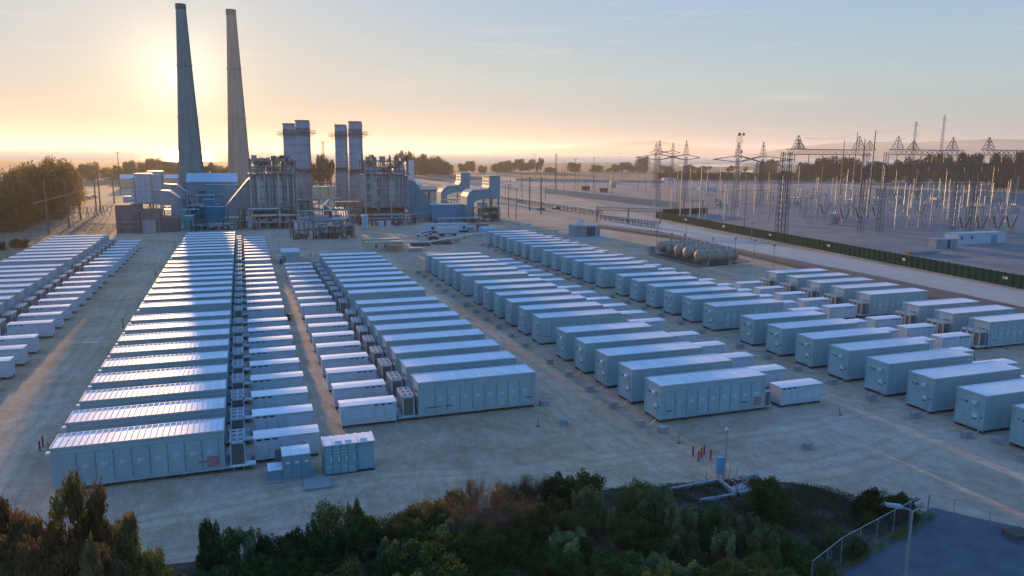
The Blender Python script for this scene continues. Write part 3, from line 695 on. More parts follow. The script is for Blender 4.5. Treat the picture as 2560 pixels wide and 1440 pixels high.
# ------------------------------------------------------------------ air intakes (tall louvred house, duct, elbow)
def intake(base, poly, m, depth, label, hoods=None, box=None, m2=None):
    f = Face(*base); t = f.thing('air_intake', label, 'air intake', 'air intake houses of the gas turbines')
    pts = [f.sz(*p) for p in poly]; MB().prism(pts, 'y', 0, depth).build('duct', m, t)
    for (ax, az), (bx, bz) in zip(pts, pts[1:] + pts[:1]):   # edge stiffeners every few metres on the front face
        q = MB(); q.tube((ax, -0.12, az), (bx, -0.12, bz), 0.14, 4); q.build('edge_angle', m, t)
    zs = [p[1] for p in pts]; ss = [p[0] for p in pts]
    (sx0, sz0), (sx1, sz1) = [f.sz(*p) for p in box]
    hh = MB(); hh.box(sx0 - 0.05, sx1 + 0.1, -0.18, depth + 0.2, sz1 + 0.1, sz0 + 0.25); hh.build('filter_house', m2 or m, t)
    hr = MB(); hr.box(sx0 - 0.4, sx1 + 0.4, -0.5, depth + 0.5, sz0 + 0.25, sz0 + 0.45); hr.build('roof', WHITE2, t)
    n = 5
    for k in range(1, n):
        z = sz1 + (sz0 - sz1) * k / n; q = MB(); q.box(sx0, sx1, -0.3, -0.19, z, z + 0.12); q.build('seam', m, t)
    for k in range(1, 3):
        s = sx0 + (sx1 - sx0) * k / 3; q = MB(); q.box(s, s + 0.12, -0.31, -0.185, sz1, sz0); q.build('seam', m, t)
    for k in range(6):                                # filter louvres on the side that faces left
        z = sz1 + (sz0 - sz1) * (0.08 + 0.15 * k); q = MB(); w = 2.2 if hoods else 0.25
        q.prism([(sx0 - w, z), (sx0, z + 1.1 * (1 if hoods else 0.5)), (sx0, z)], 'y', 0.5, depth - 0.5); q.build('louvre_hood', m, t)
    lg = MB(); z0 = min(sz1, min(zs)) if False else sz1
    for s in (sx0 + 0.4, sx1 - 0.4):
        for y in (0.5, depth - 0.5): lg.box(s - 0.3, s + 0.3, y - 0.3, y + 0.3, 0, z0)
    lg.tube((sx0 + 0.4, 0.4, 0.5), (sx1 - 0.4, 0.4, z0), 0.15, 4); lg.tube((sx1 - 0.4, 0.4, 0.5), (sx0 + 0.4, 0.4, z0), 0.15, 4)
    lg.build('support_frame', STEEL, t)
    return f
intake((1184, 555), [(1168, 554), (1168, 492), (1173, 482), (1183, 475), (1203, 475), (1216, 474), (1222, 470), (1224, 462), (1224, 441), (1249, 441), (1249, 497), (1203, 497), (1184, 505), (1184, 554)], CASEB, 12, 'front right air intake house, its sunlit left face pale', box=((1224, 441), (1249, 497)))
intake((1110, 530), [(1103, 530), (1103, 481), (1110, 472), (1120, 465), (1140, 465), (1148, 462), (1153, 452), (1153, 433), (1174, 433), (1174, 478), (1135, 481), (1117, 487), (1117, 530)], CASEB, 11, 'rear right air intake house behind the front one', box=((1153, 433), (1174, 478)))
intake((336, 576), [(336, 507), (336, 437), (378, 437), (378, 476), (422, 478), (448, 496), (448, 560), (430, 560), (428, 512), (378, 510)], CASE, 11, 'front left air intake house with hoods jutting from its left side', True, ((336, 437), (378, 507)), mat('intake_grey', (0.50, 0.50, 0.53), 0.5, noise=0.15, nscale=0.4))
intake((368, 548), [(368, 492), (368, 430), (405, 430), (405, 460), (440, 462), (466, 480), (466, 540), (450, 540), (450, 492), (405, 492)], CASE, 11, 'rear left air intake house half hidden behind the front one', True, ((368, 430), (405, 492)), MATS['intake_grey'])
# generic building: walls, roof, doors and windows
def building(name, label, cat, px0, py, px1, pytop, depth, wall, roofm, gable=False, wins=(), doors=(), doorm=None, yaw=YAW, group=None, ribs=0, legs=False):
    f = Face(px0, py, yaw); W = abs(f.s(px1, py)); h = f.z(px0, pytop); t = f.thing(name, label, cat, group)
    z0 = 0.8 if legs else 0
    MB().box(0, W, 0, depth, z0, h).build('wall', wall, t)
    r = MB()
    if gable: r.prism([(-0.3, h), (depth / 2, h + depth * 0.16), (depth + 0.3, h), (depth + 0.3, h - 0.15), (-0.3, h - 0.15)], 'x', -0.3, W + 0.3)
    else: r.box(-0.15, W + 0.15, -0.15, depth + 0.15, h, h + 0.18)
    r.build('roof', roofm, t)
    for a, b_, c, d in wins:
        q = MB(); q.box(a * W, b_ * W, -0.05, -0.01, c * h, d * h); w = q.build('window', GLASSD, t)
        q = MB(); q.box(a * W - 0.08, b_ * W + 0.08, -0.08, -0.05, d * h, d * h + 0.1); q.box(a * W - 0.08, b_ * W + 0.08, -0.08, -0.05, c * h - 0.1, c * h); q.box((a + b_) / 2 * W - 0.04, (a + b_) / 2 * W + 0.04, -0.08, -0.05, c * h, d * h); q.build('frame', WHITE2, w)
    for a, b_, d in doors:
        q = MB(); q.box(a * W, b_ * W, -0.08, -0.01, z0 + 0.02, d * h); q.build('door', doorm or STEEL, t)
    for k in range(ribs):
        q = MB(); x = W * (k + 0.5) / ribs; q.box(x - 0.06, x + 0.06, -0.12, -0.005, z0 + 0.1, h - 0.05); q.build('rib', wall, t)
    if legs:
        q = MB(); q.box(0.3, W - 0.3, 0.3, depth - 0.3, 0, z0); q.build('skirt', DARK, t)
    return t, f, W, h
building('turbine_hall', 'low white hall between the two chimneys behind the left ducts', 'building', 470, 520, 596, 455, 30, CASE, WHITE2, True)
building('lean_to', 'pale blue lean-to roof building below the white hall', 'building', 518, 530, 600, 463, 8, CASEB, CASEB, ribs=5)
building('turbine_enclosure', 'dark grey concrete enclosure with tall openings at the far left of plant', 'building', 292, 584, 352, 514, 14, mat('grimy_concrete', (0.20, 0.175, 0.16), 0.9, noise=0.35, nscale=0.4), MATS['grimy_concrete'], doors=((0.12, 0.3, 0.62), (0.68, 0.9, 0.66)), doorm=RUST)
building('generator_enclosure', 'brown roofed generator bay under the left intake duct', 'building', 354, 583, 402, 528, 12, MATS['grimy_concrete'], RUST, doors=((0.1, 0.75, 0.6),), doorm=CASE, ribs=3)
building('transformer_housing', 'dark grey transformer bay left of the small teal cabinet', 'building', 404, 580, 449, 545, 10, MATS['grimy_concrete'], STEEL, ribs=4)
building('gas_turbine_enclosure', 'teal turbine casing right of the left intake duct', 'turbine', 450, 556, 500, 526, 8, CASET, CASET, ribs=5)
building('gas_turbine_enclosure', 'bright blue turbine casing left of the grey sloping duct', 'turbine', 500, 558, 562, 519, 8, BLUE_PAINT_SHADE, BLUE_PAINT_SHADE, ribs=4)  # blue of chimney shade and sky put into the casing colour
building('ventilation_box', 'small blue box standing on top behind the blue turbine casing', 'ventilation box', 511, 550, 538, 500, 6, BLUE_PAINT_SHADE, BLUE_PAINT_SHADE, ribs=2)  # also coloured blue to imitate the shade of the chimney
building('control_cabinet', 'small green teal cabinet with fans at the foot of the blue casings', 'cabinet', 460, 573, 484, 541, 4, CASET, WHITE2, ribs=3)
building('gas_turbine_enclosure', 'long bright blue duct casing right of the right boiler block', 'turbine', 1080, 555, 1168, 513, 10, BLUE_PAINT_SHADE, CASEB, ribs=7)
building('turbine_package', 'grey green package standing under the front right intake', 'turbine', 1193, 541, 1219, 508, 8, CASET, STEEL, ribs=3, doors=((0.1, 0.4, .6),))
building('dark_bay', 'dark brown equipment bay below the front right intake house', 'equipment bay', 1222, 552, 1246, 522, 9, RUST, STEEL, ribs=3)
building('site_office', 'long white office trailer with three windows in front of the blue ducts', 'trailer', 1066, 583, 1171, 562, 4, WHITE2, WHITE, wins=((0.12, 0.18, 0.4, 0.75), (0.42, 0.48, 0.4, 0.75), (0.86, 0.92, 0.4, 0.75)), legs=True)
building('storage_box', 'small pale blue storage box at the right end of the office trailer', 'storage box', 1172, 581, 1185, 568, 3, CASEB, WHITE2)
building('gable_shed', 'small pale gabled shed behind the first container of the fifth row', 'shed', 1207, 588, 1240, 573, 6, WHITE2, WHITE, True, doors=((0.3, 0.45, 0.8),))
building('brown_shed', 'small brown roofed shed left behind the pale gabled shed', 'shed', 1200, 579, 1222, 566, 5, RUST, RUST, True)
building('site_trailer', 'tan site trailer with two pairs of narrow windows', 'trailer', 916, 629, 1008, 607, 3.2, TAN, TAN, wins=((0.24, 0.3, 0.35, 0.8), (0.49, 0.55, 0.35, 0.8)), ribs=0)
building('site_trailer', 'tan site trailer standing just behind the windowed tan one', 'trailer', 907, 616, 1000, 600, 3.2, TAN, TAN)
building('wooden_crate', 'large orange brown plywood crate, left of the two by the tan trailer', 'crate', 975, 630, 987, 615, 2.2, mat('plywood', (0.48, 0.28, 0.14), 0.8, noise=0.15), mat('plywood', (0, 0, 0)))
building('wooden_crate', 'large orange brown plywood crate, right of the two by the tan trailer', 'crate', 989, 630, 1002, 615, 2.2, MATS['plywood'], MATS['plywood'])
t_, f_, W_sh, h_sh = building('equipment_shed', 'white flat roofed shed at the far end of the narrow cabinet row', 'shed', 706, 659, 750, 632, 9.5, WHITE, WHITE2, doors=((0.06, 0.2, 0.7),))
ac = MB(); ac.box(-1.2, -0.05, 1.0, 3.0, 0.3, 2.3); ac.build('cooling_unit', WHITE2, t_)
building('low_house', 'white roofed low house behind the blue stepped duct, left one', 'house', 1022, 492, 1056, 462, 16, TAN, WHITE2, True, doors=((0.1, 0.3, .7),))
building('low_house', 'brown walled low house with pale openings behind the blue duct', 'house', 1046, 500, 1093, 474, 14, RUST, TAN, True, doors=((0.3, 0.5, .8), (0.62, 0.95, .8)), doorm=TAN)
building('tall_white_building', 'tall pale sunlit building left of the big dark cypress', 'building', 1018, 470, 1036, 402, 14, WHITE2, WHITE, ribs=3)
building('distant_hall', 'long low pale building in the haze left of the left chimney', 'building', 300, 470, 450, 446, 20, TAN, WHITE2, True, ribs=6)
building('distant_hall', 'long low pale building in the haze between boiler blocks', 'building', 780, 500, 840, 468, 14, TAN, WHITE2, ribs=4)
building('roadside_shed', 'small white shed left of the front left intake house', 'shed', 308, 505, 334, 492, 8, WHITE2, WHITE, ribs=5)
for a, b_, lab in ((1454, 466, 'dark box container behind the panel wall, left one'), (1499, 471, 'dark box container behind the panel wall, right one')):
    building('dark_container', lab, 'container', a, b_ + 10, a + 20, b_, 5, DSTEEL, DSTEEL, ribs=3, group='dark containers behind the panel wall')
for a, b_, c, lab in ((1660, 445, 30, 'far pale hut at the left'), (1530, 452, 20, 'far pale hut in the middle'), (1750, 468, 40, 'far pale hut at the right')):
    building('control_hut', lab + ' of the switchyard', 'hut', a, b_ + 8, a + c, b_, 6, WHITE2, WHITE, doors=((0.4, 0.55, 0.8),))
# ------------------------------------------------------------------ base pipework and tanks at the foot of the plant
def rack(px0, py, px1, pytop, levels, label, seed, depth=7, npipe=6, clutter=26):
    rnd = random.Random(seed); f = Face(px0, py); W = f.s(px1, py); h = f.z(px0, pytop); t = f.thing('pipe_rack', label, 'pipe rack')
    n = max(3, int(W / 6))
    for k in range(n + 1):
        x = W * k / n; q = MB(); q.box(x - 0.18, x + 0.18, -0.18, 0.18, 0, h); q.box(x - 0.18, x + 0.18, depth - 0.18, depth + 0.18, 0, h)
        for l in range(1, levels + 1): q.box(x - 0.15, x + 0.15, 0.18, depth - 0.18, h * l / levels - 0.3, h * l / levels)
        q.build('post_frame', STEEL if k % 2 else RUST, t)
    for l in range(1, levels + 1):
        for k in range(npipe):
            y = depth * (k + 0.5) / npipe; r = rnd.choice((0.14, 0.2, 0.3, 0.42)); z = h * l / levels + r; q = MB(); a, b_ = sorted((rnd.uniform(-1, W * 0.3), rnd.uniform(W * 0.7, W + 1)))
            q.path([(a, y, 0.4), (a, y, z), (b_, y, z), (b_, y, 0.4)], r, 6); q.build('pipe', rnd.choice((PIPE, PIPE, STEEL, RUST)), t)
    for k in range(clutter):
        x = rnd.uniform(0, W); y = rnd.uniform(0.5, depth - 1); q = MB(); w = rnd.uniform(0.5, 2.0); hh = rnd.uniform(0.8, h * 0.7)
        if k % 3 == 0: q.lathe(x, y, [(w * 0.4, 0), (w * 0.45, hh * 0.8), (w * 0.2, hh)], 8)
        elif k % 3 == 1: q.box(x, x + w, y, y + w, 0, hh * 0.8)
        else: q.path([(x, y, 0), (x, y, hh), (x + w * 1.5, y, hh), (x + w * 1.5, y, 0)], 0.13, 5)
        q.build('equipment', rnd.choice((RUST, STEEL, RUST, CASE, DARK)), t)
rack(600, 575, 742, 527, 3, 'brown pipe rack under the left boiler block', 1, 12, 6, 40)
rack(742, 566, 905, 530, 2, 'brown pipework between the two pairs of stacks', 2, 14, 6, 40)
rack(905, 566, 1040, 540, 2, 'brown pipework along the foot of the right boiler block', 3, 8, 4, 26)
rack(735, 600, 888, 556, 2, 'front pipe loops on low supports facing the container rows', 4, 6, 5, 22)
rack(478, 578, 600, 553, 2, 'dark pipework at the foot of the grey sloping duct', 6, 6, 4, 24)
rack(780, 500, 842, 460, 3, 'rusty pipework seen in the gap between the stacks', 8, 12, 5, 24)
rack(470, 540, 562, 492, 2, 'dark pipework and valves behind the blue turbine casings', 12, 14, 5, 30)
rack(1090, 560, 1200, 548, 1, 'low pipe rail in front of the long blue casing', 13, 3, 3, 6)
def pipe_run(label, pts, r, m=None, n=8, sup=True, name='pipeline'):
    t = thing(name, label, 'pipeline', (pts[0][0], pts[0][1], 0)); o = Vector((pts[0][0], pts[0][1], 0))
    for a, b_ in zip(pts[:-1], pts[1:]):
        q = MB(); q.tube(Vector(a) - o, Vector(b_) - o, r, n); q.build('pipe', m or PIPE, t)
        if sup:
            L = (Vector(b_) - Vector(a)).length; k = max(1, int(L / 9)); s = MB()
            for i in range(k):
                p = Vector(a) + (Vector(b_) - Vector(a)) * ((i + 0.5) / k) - o
                if p.z > 0.4: s.box(p.x - 0.2, p.x + 0.2, p.y - 0.2, p.y + 0.2, 0, p.z - r)
            if s.v: s.build('support', RUST, t)
def Gz(px, py, z): return G(px, py, z)
pipe_run('long pale pipe crossing the dirt behind the third container row', [Gz(905, 606, 1.2), Gz(1068, 606, 1.2), Gz(1098, 601, 1.2), Gz(1180, 585, 1.2), Gz(1221, 583, 1.2), Gz(1345, 577, 1.2), Gz(1434, 573, 1.2)], 0.32)
pipe_run('thin pale pipe rising over the base pipework', [Gz(631, 512, 7), Gz(810, 509, 7), Gz(822, 518, 7), Gz(830, 530, 7)], 0.35)
pipe_run('second thin pale pipe over the base pipework', [Gz(614, 530, 5), Gz(803, 526, 5), Gz(822, 498, 8), Gz(850, 495, 8)], 0.35)
for k in range(4):
    pipe_run('curved grey pipe, %s of four looping down to the front supports' % ordw(k), [Gz(838 + 6 * k, 518, 6), Gz(850 + 6 * k, 530, 5.5), Gz(852 + 6 * k, 545, 4.5), Gz(826 - 3 * k, 548 + 5 * k, 4), Gz(738 + 4 * k, 553 + 5 * k, 4), Gz(738 + 4 * k, 590, 0.2)], 0.24, sup=False)
pipe_run('thick grey pipe elbow dropping to the ground right of the loops', [Gz(828, 549, 4.2), Gz(862, 546, 4.2), Gz(862, 562, 3.5), Gz(849, 575, 2.5), Gz(848, 598, 0.1)], 0.55, sup=False)
def vtank(px, py, wpx, pytop, label, m=None):
    b = G(px, py); r = wpx / 2 / FPX * b.length; h = hz(b, pytop); t = thing('storage_tank', label, 'tank', b)
    MB().lathe(0, 0, [(r, 0), (r, h * 0.93), (r * 0.6, h), (0.05, h * 1.02)], 20).build('shell', m or WHITE2, t, smooth=False)
    q = MB(); q.tube((r + 0.1, 0, 0), (r + 0.1, 0, h), 0.08, 4); q.tube((0, -r - 0.1, 0), (0, -r - 0.1, h * 0.9), 0.08, 4); q.build('ladder', STEEL, t)
vtank(913, 574, 16, 536, 'upright white tank in front of the right boiler block')
vtank(1003, 560, 14, 533, 'upright grey green tank under the right boiler block', CASET)
vtank(599, 572, 9, 560, 'short white tank under the left boiler block', WHITE2)
building('white_cabinet', 'white cabinet under the right boiler block, left of two', 'cabinet', 949, 567, 960, 554, 2, WHITE2, WHITE2)
building('white_cabinet', 'white cabinet under the right boiler block, right of two', 'cabinet', 967, 567, 978, 553, 2, WHITE2, WHITE2)
# vehicles near the trailers
def vehicle(px, py, L, kind, label, m, yaw=YAW):
    t = thing('parked_' + kind, label, kind, G(px, py), yaw)
    if kind == 'pickup':
        b = MB(); b.prism([(0, 0.45), (L, 0.45), (L, 1.05), (L - 1.3, 1.15), (L - 1.9, 1.75), (L * 0.42, 1.8), (L * 0.36, 1.15), (0, 1.15)], 'y', 0, 1.9); b.build('body', m, t)
        g = MB(); g.prism([(L - 1.45, 1.18), (L - 1.92, 1.68), (L * 0.45, 1.72), (L * 0.41, 1.18)], 'y', -0.02, 1.92); g.build('window', GLASSD, t)
    elif kind == 'car':
        b = MB(); b.prism([(0, 0.4), (L, 0.4), (L, 0.85), (L - 1.0, 1.0), (L - 1.7, 1.45), (1.2, 1.48), (0.5, 1.0), (0, 0.9)], 'y', 0, 1.8); b.build('body', m, t)
        g = MB(); g.prism([(L - 1.15, 1.0), (L - 1.72, 1.4), (1.25, 1.42), (0.7, 1.0)], 'y', -0.02, 1.82); g.build('window', GLASSD, t)
    else:
        b = MB(); b.prism([(0, 1.2), (L, 1.2), (L, 3.3), (L - 0.2, 3.6), (0.2, 3.6), (0, 3.3)], 'y', 0, 2.5); b.build('body', m, t)
        c = MB(); c.box(0, L, 0.5, 2.0, 0.85, 1.2); c.build('chassis', DARK, t)
    for x in ((0.9, L - 1.0) if kind != 'tanker' else (1.2, 2.3, L - 1.5)):
        for y in (0.1, 1.75):
            w = MB(); w.tube((x, y - 0.12, 0.42), (x, y + 0.12, 0.42), 0.42, 12); w.build('wheel', TYRE, t)
vehicle(1096, 591, 8.6, 'tanker', 'white tanker trailer parked in front of the long office trailer', WHITE2)
vehicle(1040, 592, 5.2, 'pickup', 'white pickup truck parked left of the white tanker trailer', WHITE2)
vehicle(1055, 588, 4.6, 'car', 'white car just behind the white pickup truck', WHITE2)
vehicle(1071, 600, 4.4, 'car', 'dark car parked between the white pickup and the tanker', mat('black_car', (0.03, 0.03, 0.04), 0.3))
for i, (px, py, c) in enumerate(((137, 527, RUST), (158, 525, DSTEEL), (205, 497, DSTEEL), (222, 495, DSTEEL), (1343, 526, DSTEEL), (1381, 524, DSTEEL), (1290, 507, WHITE2))):
    vehicle(px, py, 5.5, 'pickup', '%s vehicle parked along the far yard road, %s from left' % ('pale' if c == WHITE2 else 'dark', ordw(i)), c)
# stacked pipe lengths beside the long pale pipe
for i, (px, py, n) in enumerate(((1030, 616, 6), (1085, 612, 7))):
    t = thing('pipe_stack', 'stack of rusty pipe lengths on the dirt, %s of the two' % ('left' if i == 0 else 'right'), 'pipes', G(px, py), YAW)
    for k in range(n):
        q = MB(); q.tube((0, k * 0.65, 0.35), (7, k * 0.65, 0.35), 0.32, 8); q.build('pipe', RUST, t)
        if k < n - 2: q = MB(); q.tube((0.3, k * 0.65 + 0.33, 0.92), (6.7, k * 0.65 + 0.33, 0.92), 0.32, 8); q.build('pipe', RUST, t)
building('junction_box', 'low grey junction box on the dirt right of the tan trailer', 'junction box', 1026, 630, 1056, 622, 3, CASE, CONC)
building('junction_box', 'grey junction box beside the right pipe stack', 'junction box', 1139, 607, 1150, 599, 2, CASE, CONC)

def scaffold(px0, py, px1, pytop, depth, label, seed, m=None):
    rnd = random.Random(seed); f = Face(px0, py); W = f.s(px1, py); h = f.z(px0, pytop); t = f.thing('process_platform', label, 'process platform')
    n = max(2, int(W / 4)); lv = max(2, int(h / 3.5))
    for k in range(n + 1):
        x = W * k / n; q = MB()
        for y in (0, depth): q.box(x - .13, x + .13, y - .13, y + .13, 0, h)
        q.build('post', m or STEEL, t)
    for l in range(1, lv + 1):
        z = h * l / lv; q = MB(); q.box(-.2, W + .2, -.2, depth + .2, z - .15, z); q.build('floor_grating', m or STEEL, t)
        q = MB()
        for zz in (0.55, 1.1): q.tube((0, -.2, z + zz), (W, -.2, z + zz), 0.05, 4)
        q.build('handrail', PIPE, t)
        for k in range(n):
            q = MB(); x = W * (k + rnd.random() * .6) / n; w = rnd.uniform(.8, 2.2); hh = rnd.uniform(.8, 2.4); zb = h * (l - 1) / lv
            if rnd.random() < .5: q.box(x, x + w, 0.5, 0.5 + w, zb, zb + hh)
            else: q.tube((x, 1.2, zb + 1.2), (x + w * 1.4, 1.2, zb + 1.2), rnd.uniform(.3, .8), 10)
            q.build('equipment', rnd.choice((RUST, STEEL, CASE, CASEB, DARK, PIPE)), t)
    for k in range(n):
        q = MB(); a, b_ = W * k / n, W * (k + 1) / n; q.tube((a, 0, 0), (b_, 0, h / lv), .08, 4); q.tube((b_, 0, h / lv), (a, 0, 2 * h / lv), .08, 4); q.build('brace', m or STEEL, t)
scaffold(352, 575, 400, 528, 6, 'dark equipment frame under the front left intake duct', 1)
scaffold(470, 560, 515, 515, 6, 'frame with valves between the teal and bright blue casings', 2)
scaffold(404, 548, 465, 500, 8, 'frame under the rear left intake duct', 3)
scaffold(500, 520, 560, 478, 8, 'dark frame with pipes behind the bright blue casing', 4, RUST)
scaffold(634, 556, 740, 520, 5, 'dark lower frame in front of the left boiler block', 5, RUST)
scaffold(745, 545, 800, 500, 6, 'dark frame at the foot of the left front stack', 6, RUST)
scaffold(842, 548, 912, 505, 6, 'dark frame between the right pair of stacks and tank', 7, RUST)
scaffold(1022, 556, 1080, 536, 4, 'low frame along the foot of the blue stepped duct', 8)
scaffold(1184, 556, 1250, 520, 6, 'dark equipment frame under the front right intake house', 9, RUST)
scaffold(1112, 535, 1160, 500, 6, 'dark equipment frame under the rear right intake house', 10, RUST)
scaffold(800, 598, 884, 566, 5, 'front low frame with pumps right of the pipe loops', 11)
scaffold(296, 584, 350, 560, 3, 'low frame in front of the dark concrete enclosure', 12)
import numpy as np
# ------------------------------------------------------------------ foliage
def leafmat2(name, c1, c2, c3=None, trans=0.3):
    m = leafmat(name, c1, c2, trans); nt = m.node_tree; N = nt.nodes; Lk = nt.links
    oi = N.new('ShaderNodeObjectInfo'); hs = N.new('ShaderNodeHueSaturation'); ma = N.new('ShaderNodeMath'); ma.operation = 'MULTIPLY_ADD'
    Lk.new(oi.outputs['Random'], ma.inputs[0]); ma.inputs[1].default_value = 0.7; ma.inputs[2].default_value = 0.65
    r = [n for n in N if n.type == 'VALTORGB'][0]
    if c3: e = r.color_ramp.elements.new(0.9); e.color = tuple(c3) + (1,); r.color_ramp.elements[1].position = 0.55
    Lk.new(ma.outputs[0], hs.inputs['Value']); m2 = N.new('ShaderNodeMath'); m2.operation = 'MULTIPLY_ADD'; m2.inputs[1].default_value = 0.05; m2.inputs[2].default_value = 0.475
    Lk.new(oi.outputs['Random'], m2.inputs[0]); Lk.new(m2.outputs[0], hs.inputs['Hue']); Lk.new(r.outputs[0], hs.inputs['Color'])
    for n in N:
        if n.type in ('BSDF_DIFFUSE', 'BSDF_TRANSLUCENT'): Lk.new(hs.outputs[0], n.inputs[0])
    nz = [n for n in N if n.type == 'TEX_NOISE'][0]; nz.inputs['Scale'].default_value = 3.2
    return m
def leaves(lobes, n, size, seed, flat=0.5, shell=0.55, aspect=0.55):
    """leaf quads spread through ellipsoid lobes (cx,cy,cz,rx,ry,rz), denser towards their skin"""
    rng = np.random.default_rng(seed); lobes = np.array(lobes, float)
    vol = (lobes[:, 3] * lobes[:, 4] * lobes[:, 5]) ** 0.66; idx = rng.choice(len(lobes), n, p=vol / vol.sum()); L = lobes[idx]
    d = rng.normal(size=(n, 3)); d /= np.linalg.norm(d, axis=1, keepdims=True)
    # ragged skin: the radius of each lobe wobbles with direction
    wob = 1 + 0.22 * np.sin(d[:, 0] * 5 + idx) * np.sin(d[:, 1] * 6 + 2 * idx) + 0.12 * np.sin(d[:, 2] * 11 + d[:, 0] * 9)
    rad = (shell + (1 - shell) * rng.random(n) ** 0.6) * wob
    c = L[:, :3] + d * L[:, 3:] * rad[:, None]
    nrm = d + rng.normal(size=(n, 3)) * 0.9; nrm /= np.linalg.norm(nrm, axis=1, keepdims=True)
    t = np.cross(nrm, rng.normal(size=(n, 3))); t /= np.linalg.norm(t, axis=1, keepdims=True); b = np.cross(nrm, t)
    s = size * rng.uniform(0.6, 1.4, n)[:, None]
    v = np.stack([c - t * s, c - b * s * aspect, c + t * s, c + b * s * aspect], 1).reshape(-1, 3)
    v[:, 2] /= np.percentile(v[:, 2], 99.6); v[:, 2] = np.maximum(v[:, 2], 0.0)
    return v
def leafmesh(name, v, m):
    me = bpy.data.meshes.new(name); n = len(v) // 4
    me.vertices.add(len(v)); me.vertices.foreach_set('co', v.astype(np.float32).ravel())
    me.loops.add(len(v)); me.loops.foreach_set('vertex_index', np.arange(len(v), dtype=np.int32))
    me.polygons.add(n); me.polygons.foreach_set('loop_start', np.arange(0, len(v), 4, dtype=np.int32))
    me.update(calc_edges=True); me.validate(); me.materials.append(m); return me
def crown_lobes(kind, seed):
    r = random.Random(seed); L = []
    if kind == 'dome':
        L.append((0, 0, 0.42, 0.72, 0.72, 0.46)); L.append((0.1, 0, 0.22, 0.85, 0.85, 0.24))
        for k in range(14):
            a = r.uniform(0, 2 * pi); q = r.uniform(0.3, 0.75); L.append((q * cos(a), q * sin(a), r.uniform(0.12, 0.78), r.uniform(0.2, 0.36), r.uniform(0.2, 0.36), r.uniform(0.14, 0.24)))
    elif kind == 'wind':                                    # flat topped, swept cypress
        for k in range(13):
            x = r.uniform(-0.75, 0.85); L.append((x, r.uniform(-0.5, 0.5), 0.36 + 0.32 * (0.4 + 0.4 * x) + r.uniform(-0.28, 0.14), r.uniform(0.22, 0.42), r.uniform(0.2, 0.38), r.uniform(0.10, 0.24)))
    elif kind == 'round':
        L.append((0, 0, 0.42, 0.8, 0.8, 0.42))
        for k in range(14):
            a = r.uniform(0, 2 * pi); q = r.uniform(0.4, 0.85); L.append((q * cos(a), q * sin(a), r.uniform(0.15, 0.75), r.uniform(0.16, 0.34), r.uniform(0.16, 0.34), r.uniform(0.14, 0.3)))
    elif kind == 'upright':
        for k in range(20):
            a = r.uniform(0, 2 * pi); q = r.uniform(0, 0.75); L.append((q * cos(a), q * sin(a), r.uniform(0.2, 0.85), r.uniform(0.1, 0.22), r.uniform(0.1, 0.22), r.uniform(0.14, 0.34)))
    elif kind == 'gum':                                     # loose eucalyptus: separate drooping clumps
        for k in range(22):
            a = r.uniform(0, 2 * pi); q = r.uniform(0, 0.9); L.append((q * cos(a), q * sin(a), r.uniform(0.3, 0.95), r.uniform(0.14, 0.3), r.uniform(0.14, 0.3), r.uniform(0.1, 0.2)))
    return L
LM = {
 'cyp': leafmat2('cypress_leaf', (0.030, 0.036, 0.014), (0.085, 0.085, 0.034)),
 'gold': leafmat2('haze_tinted_leaf', (0.075, 0.06, 0.018), (0.20, 0.145, 0.038), None, 0.55),  # brown-gold tint in the leaves stands in for golden haze
 'dark': leafmat2('dark_leaf', (0.030, 0.050, 0.014), (0.12, 0.15, 0.04)),
 'olive': leafmat2('olive_leaf', (0.08, 0.085, 0.022), (0.25, 0.22, 0.06)),
 'light': leafmat2('pale_leaf', (0.07, 0.10, 0.045), (0.24, 0.27, 0.12)),
 'red': leafmat2('red_brown_leaf', (0.06, 0.055, 0.022), (0.18, 0.125, 0.055), (0.34, 0.12, 0.05)),
 'twig': leafmat2('dry_twig', (0.055, 0.042, 0.028), (0.17, 0.125, 0.085)),
}
BARK = mat('bark', (0.11, 0.085, 0.065), 0.95, noise=0.4, nscale=2, bump=0.3)
CM = {}
def crown_meshes(key, kind, n, size, m, count, **kw):
    CM[key] = [leafmesh('foliage', leaves(crown_lobes(kind, 100 + 17 * i + len(key)), n, size, i * 31 + 5, **kw), LM[m]) for i in range(count)]
crown_meshes('far_dome', 'dome', 4200, 0.05, 'cyp', 3)
crown_meshes('far_gold', 'dome', 9000, 0.03, 'gold', 3)
crown_meshes('far_wind', 'wind', 3600, 0.05, 'cyp', 3)
crown_meshes('dark', 'round', 7500, 0.036, 'dark', 3)
crown_meshes('olive', 'round', 7500, 0.034, 'olive', 2, shell=0.5)
crown_meshes('light', 'upright', 5500, 0.040, 'light', 3, shell=0.3)
crown_meshes('red', 'gum', 9000, 0.028, 'red', 3, shell=0.3, aspect=0.8)
crown_meshes('gum', 'gum', 7000, 0.034, 'olive', 2, shell=0.3)
crown_meshes('twig', 'round', 9500, 0.045, 'twig', 2, shell=0.25, aspect=0.07)
def branches(kind, seed):
    r = random.Random(seed); q = MB(); top = 0.42 if kind != 'upright' else 0.3
    q.tube((0, 0, -0.02), (0.03, 0.02, top), 0.045, 6, 0.03)
    for k in range(9):
        a = r.uniform(0, 2 * pi); l = r.uniform(0.4, 0.8); e = (l * cos(a), l * sin(a), r.uniform(0.5, 0.85)); mpt = (e[0] * 0.45, e[1] * 0.45, top + 0.12)
        q.tube((0.03, 0.02, r.uniform(0.15, top)), mpt, 0.025, 5, 0.016); q.tube(mpt, e, 0.016, 4, 0.006)
    return q.data('trunk', BARK)
BR = [branches('x', i) for i in range(3)]
plants = {}
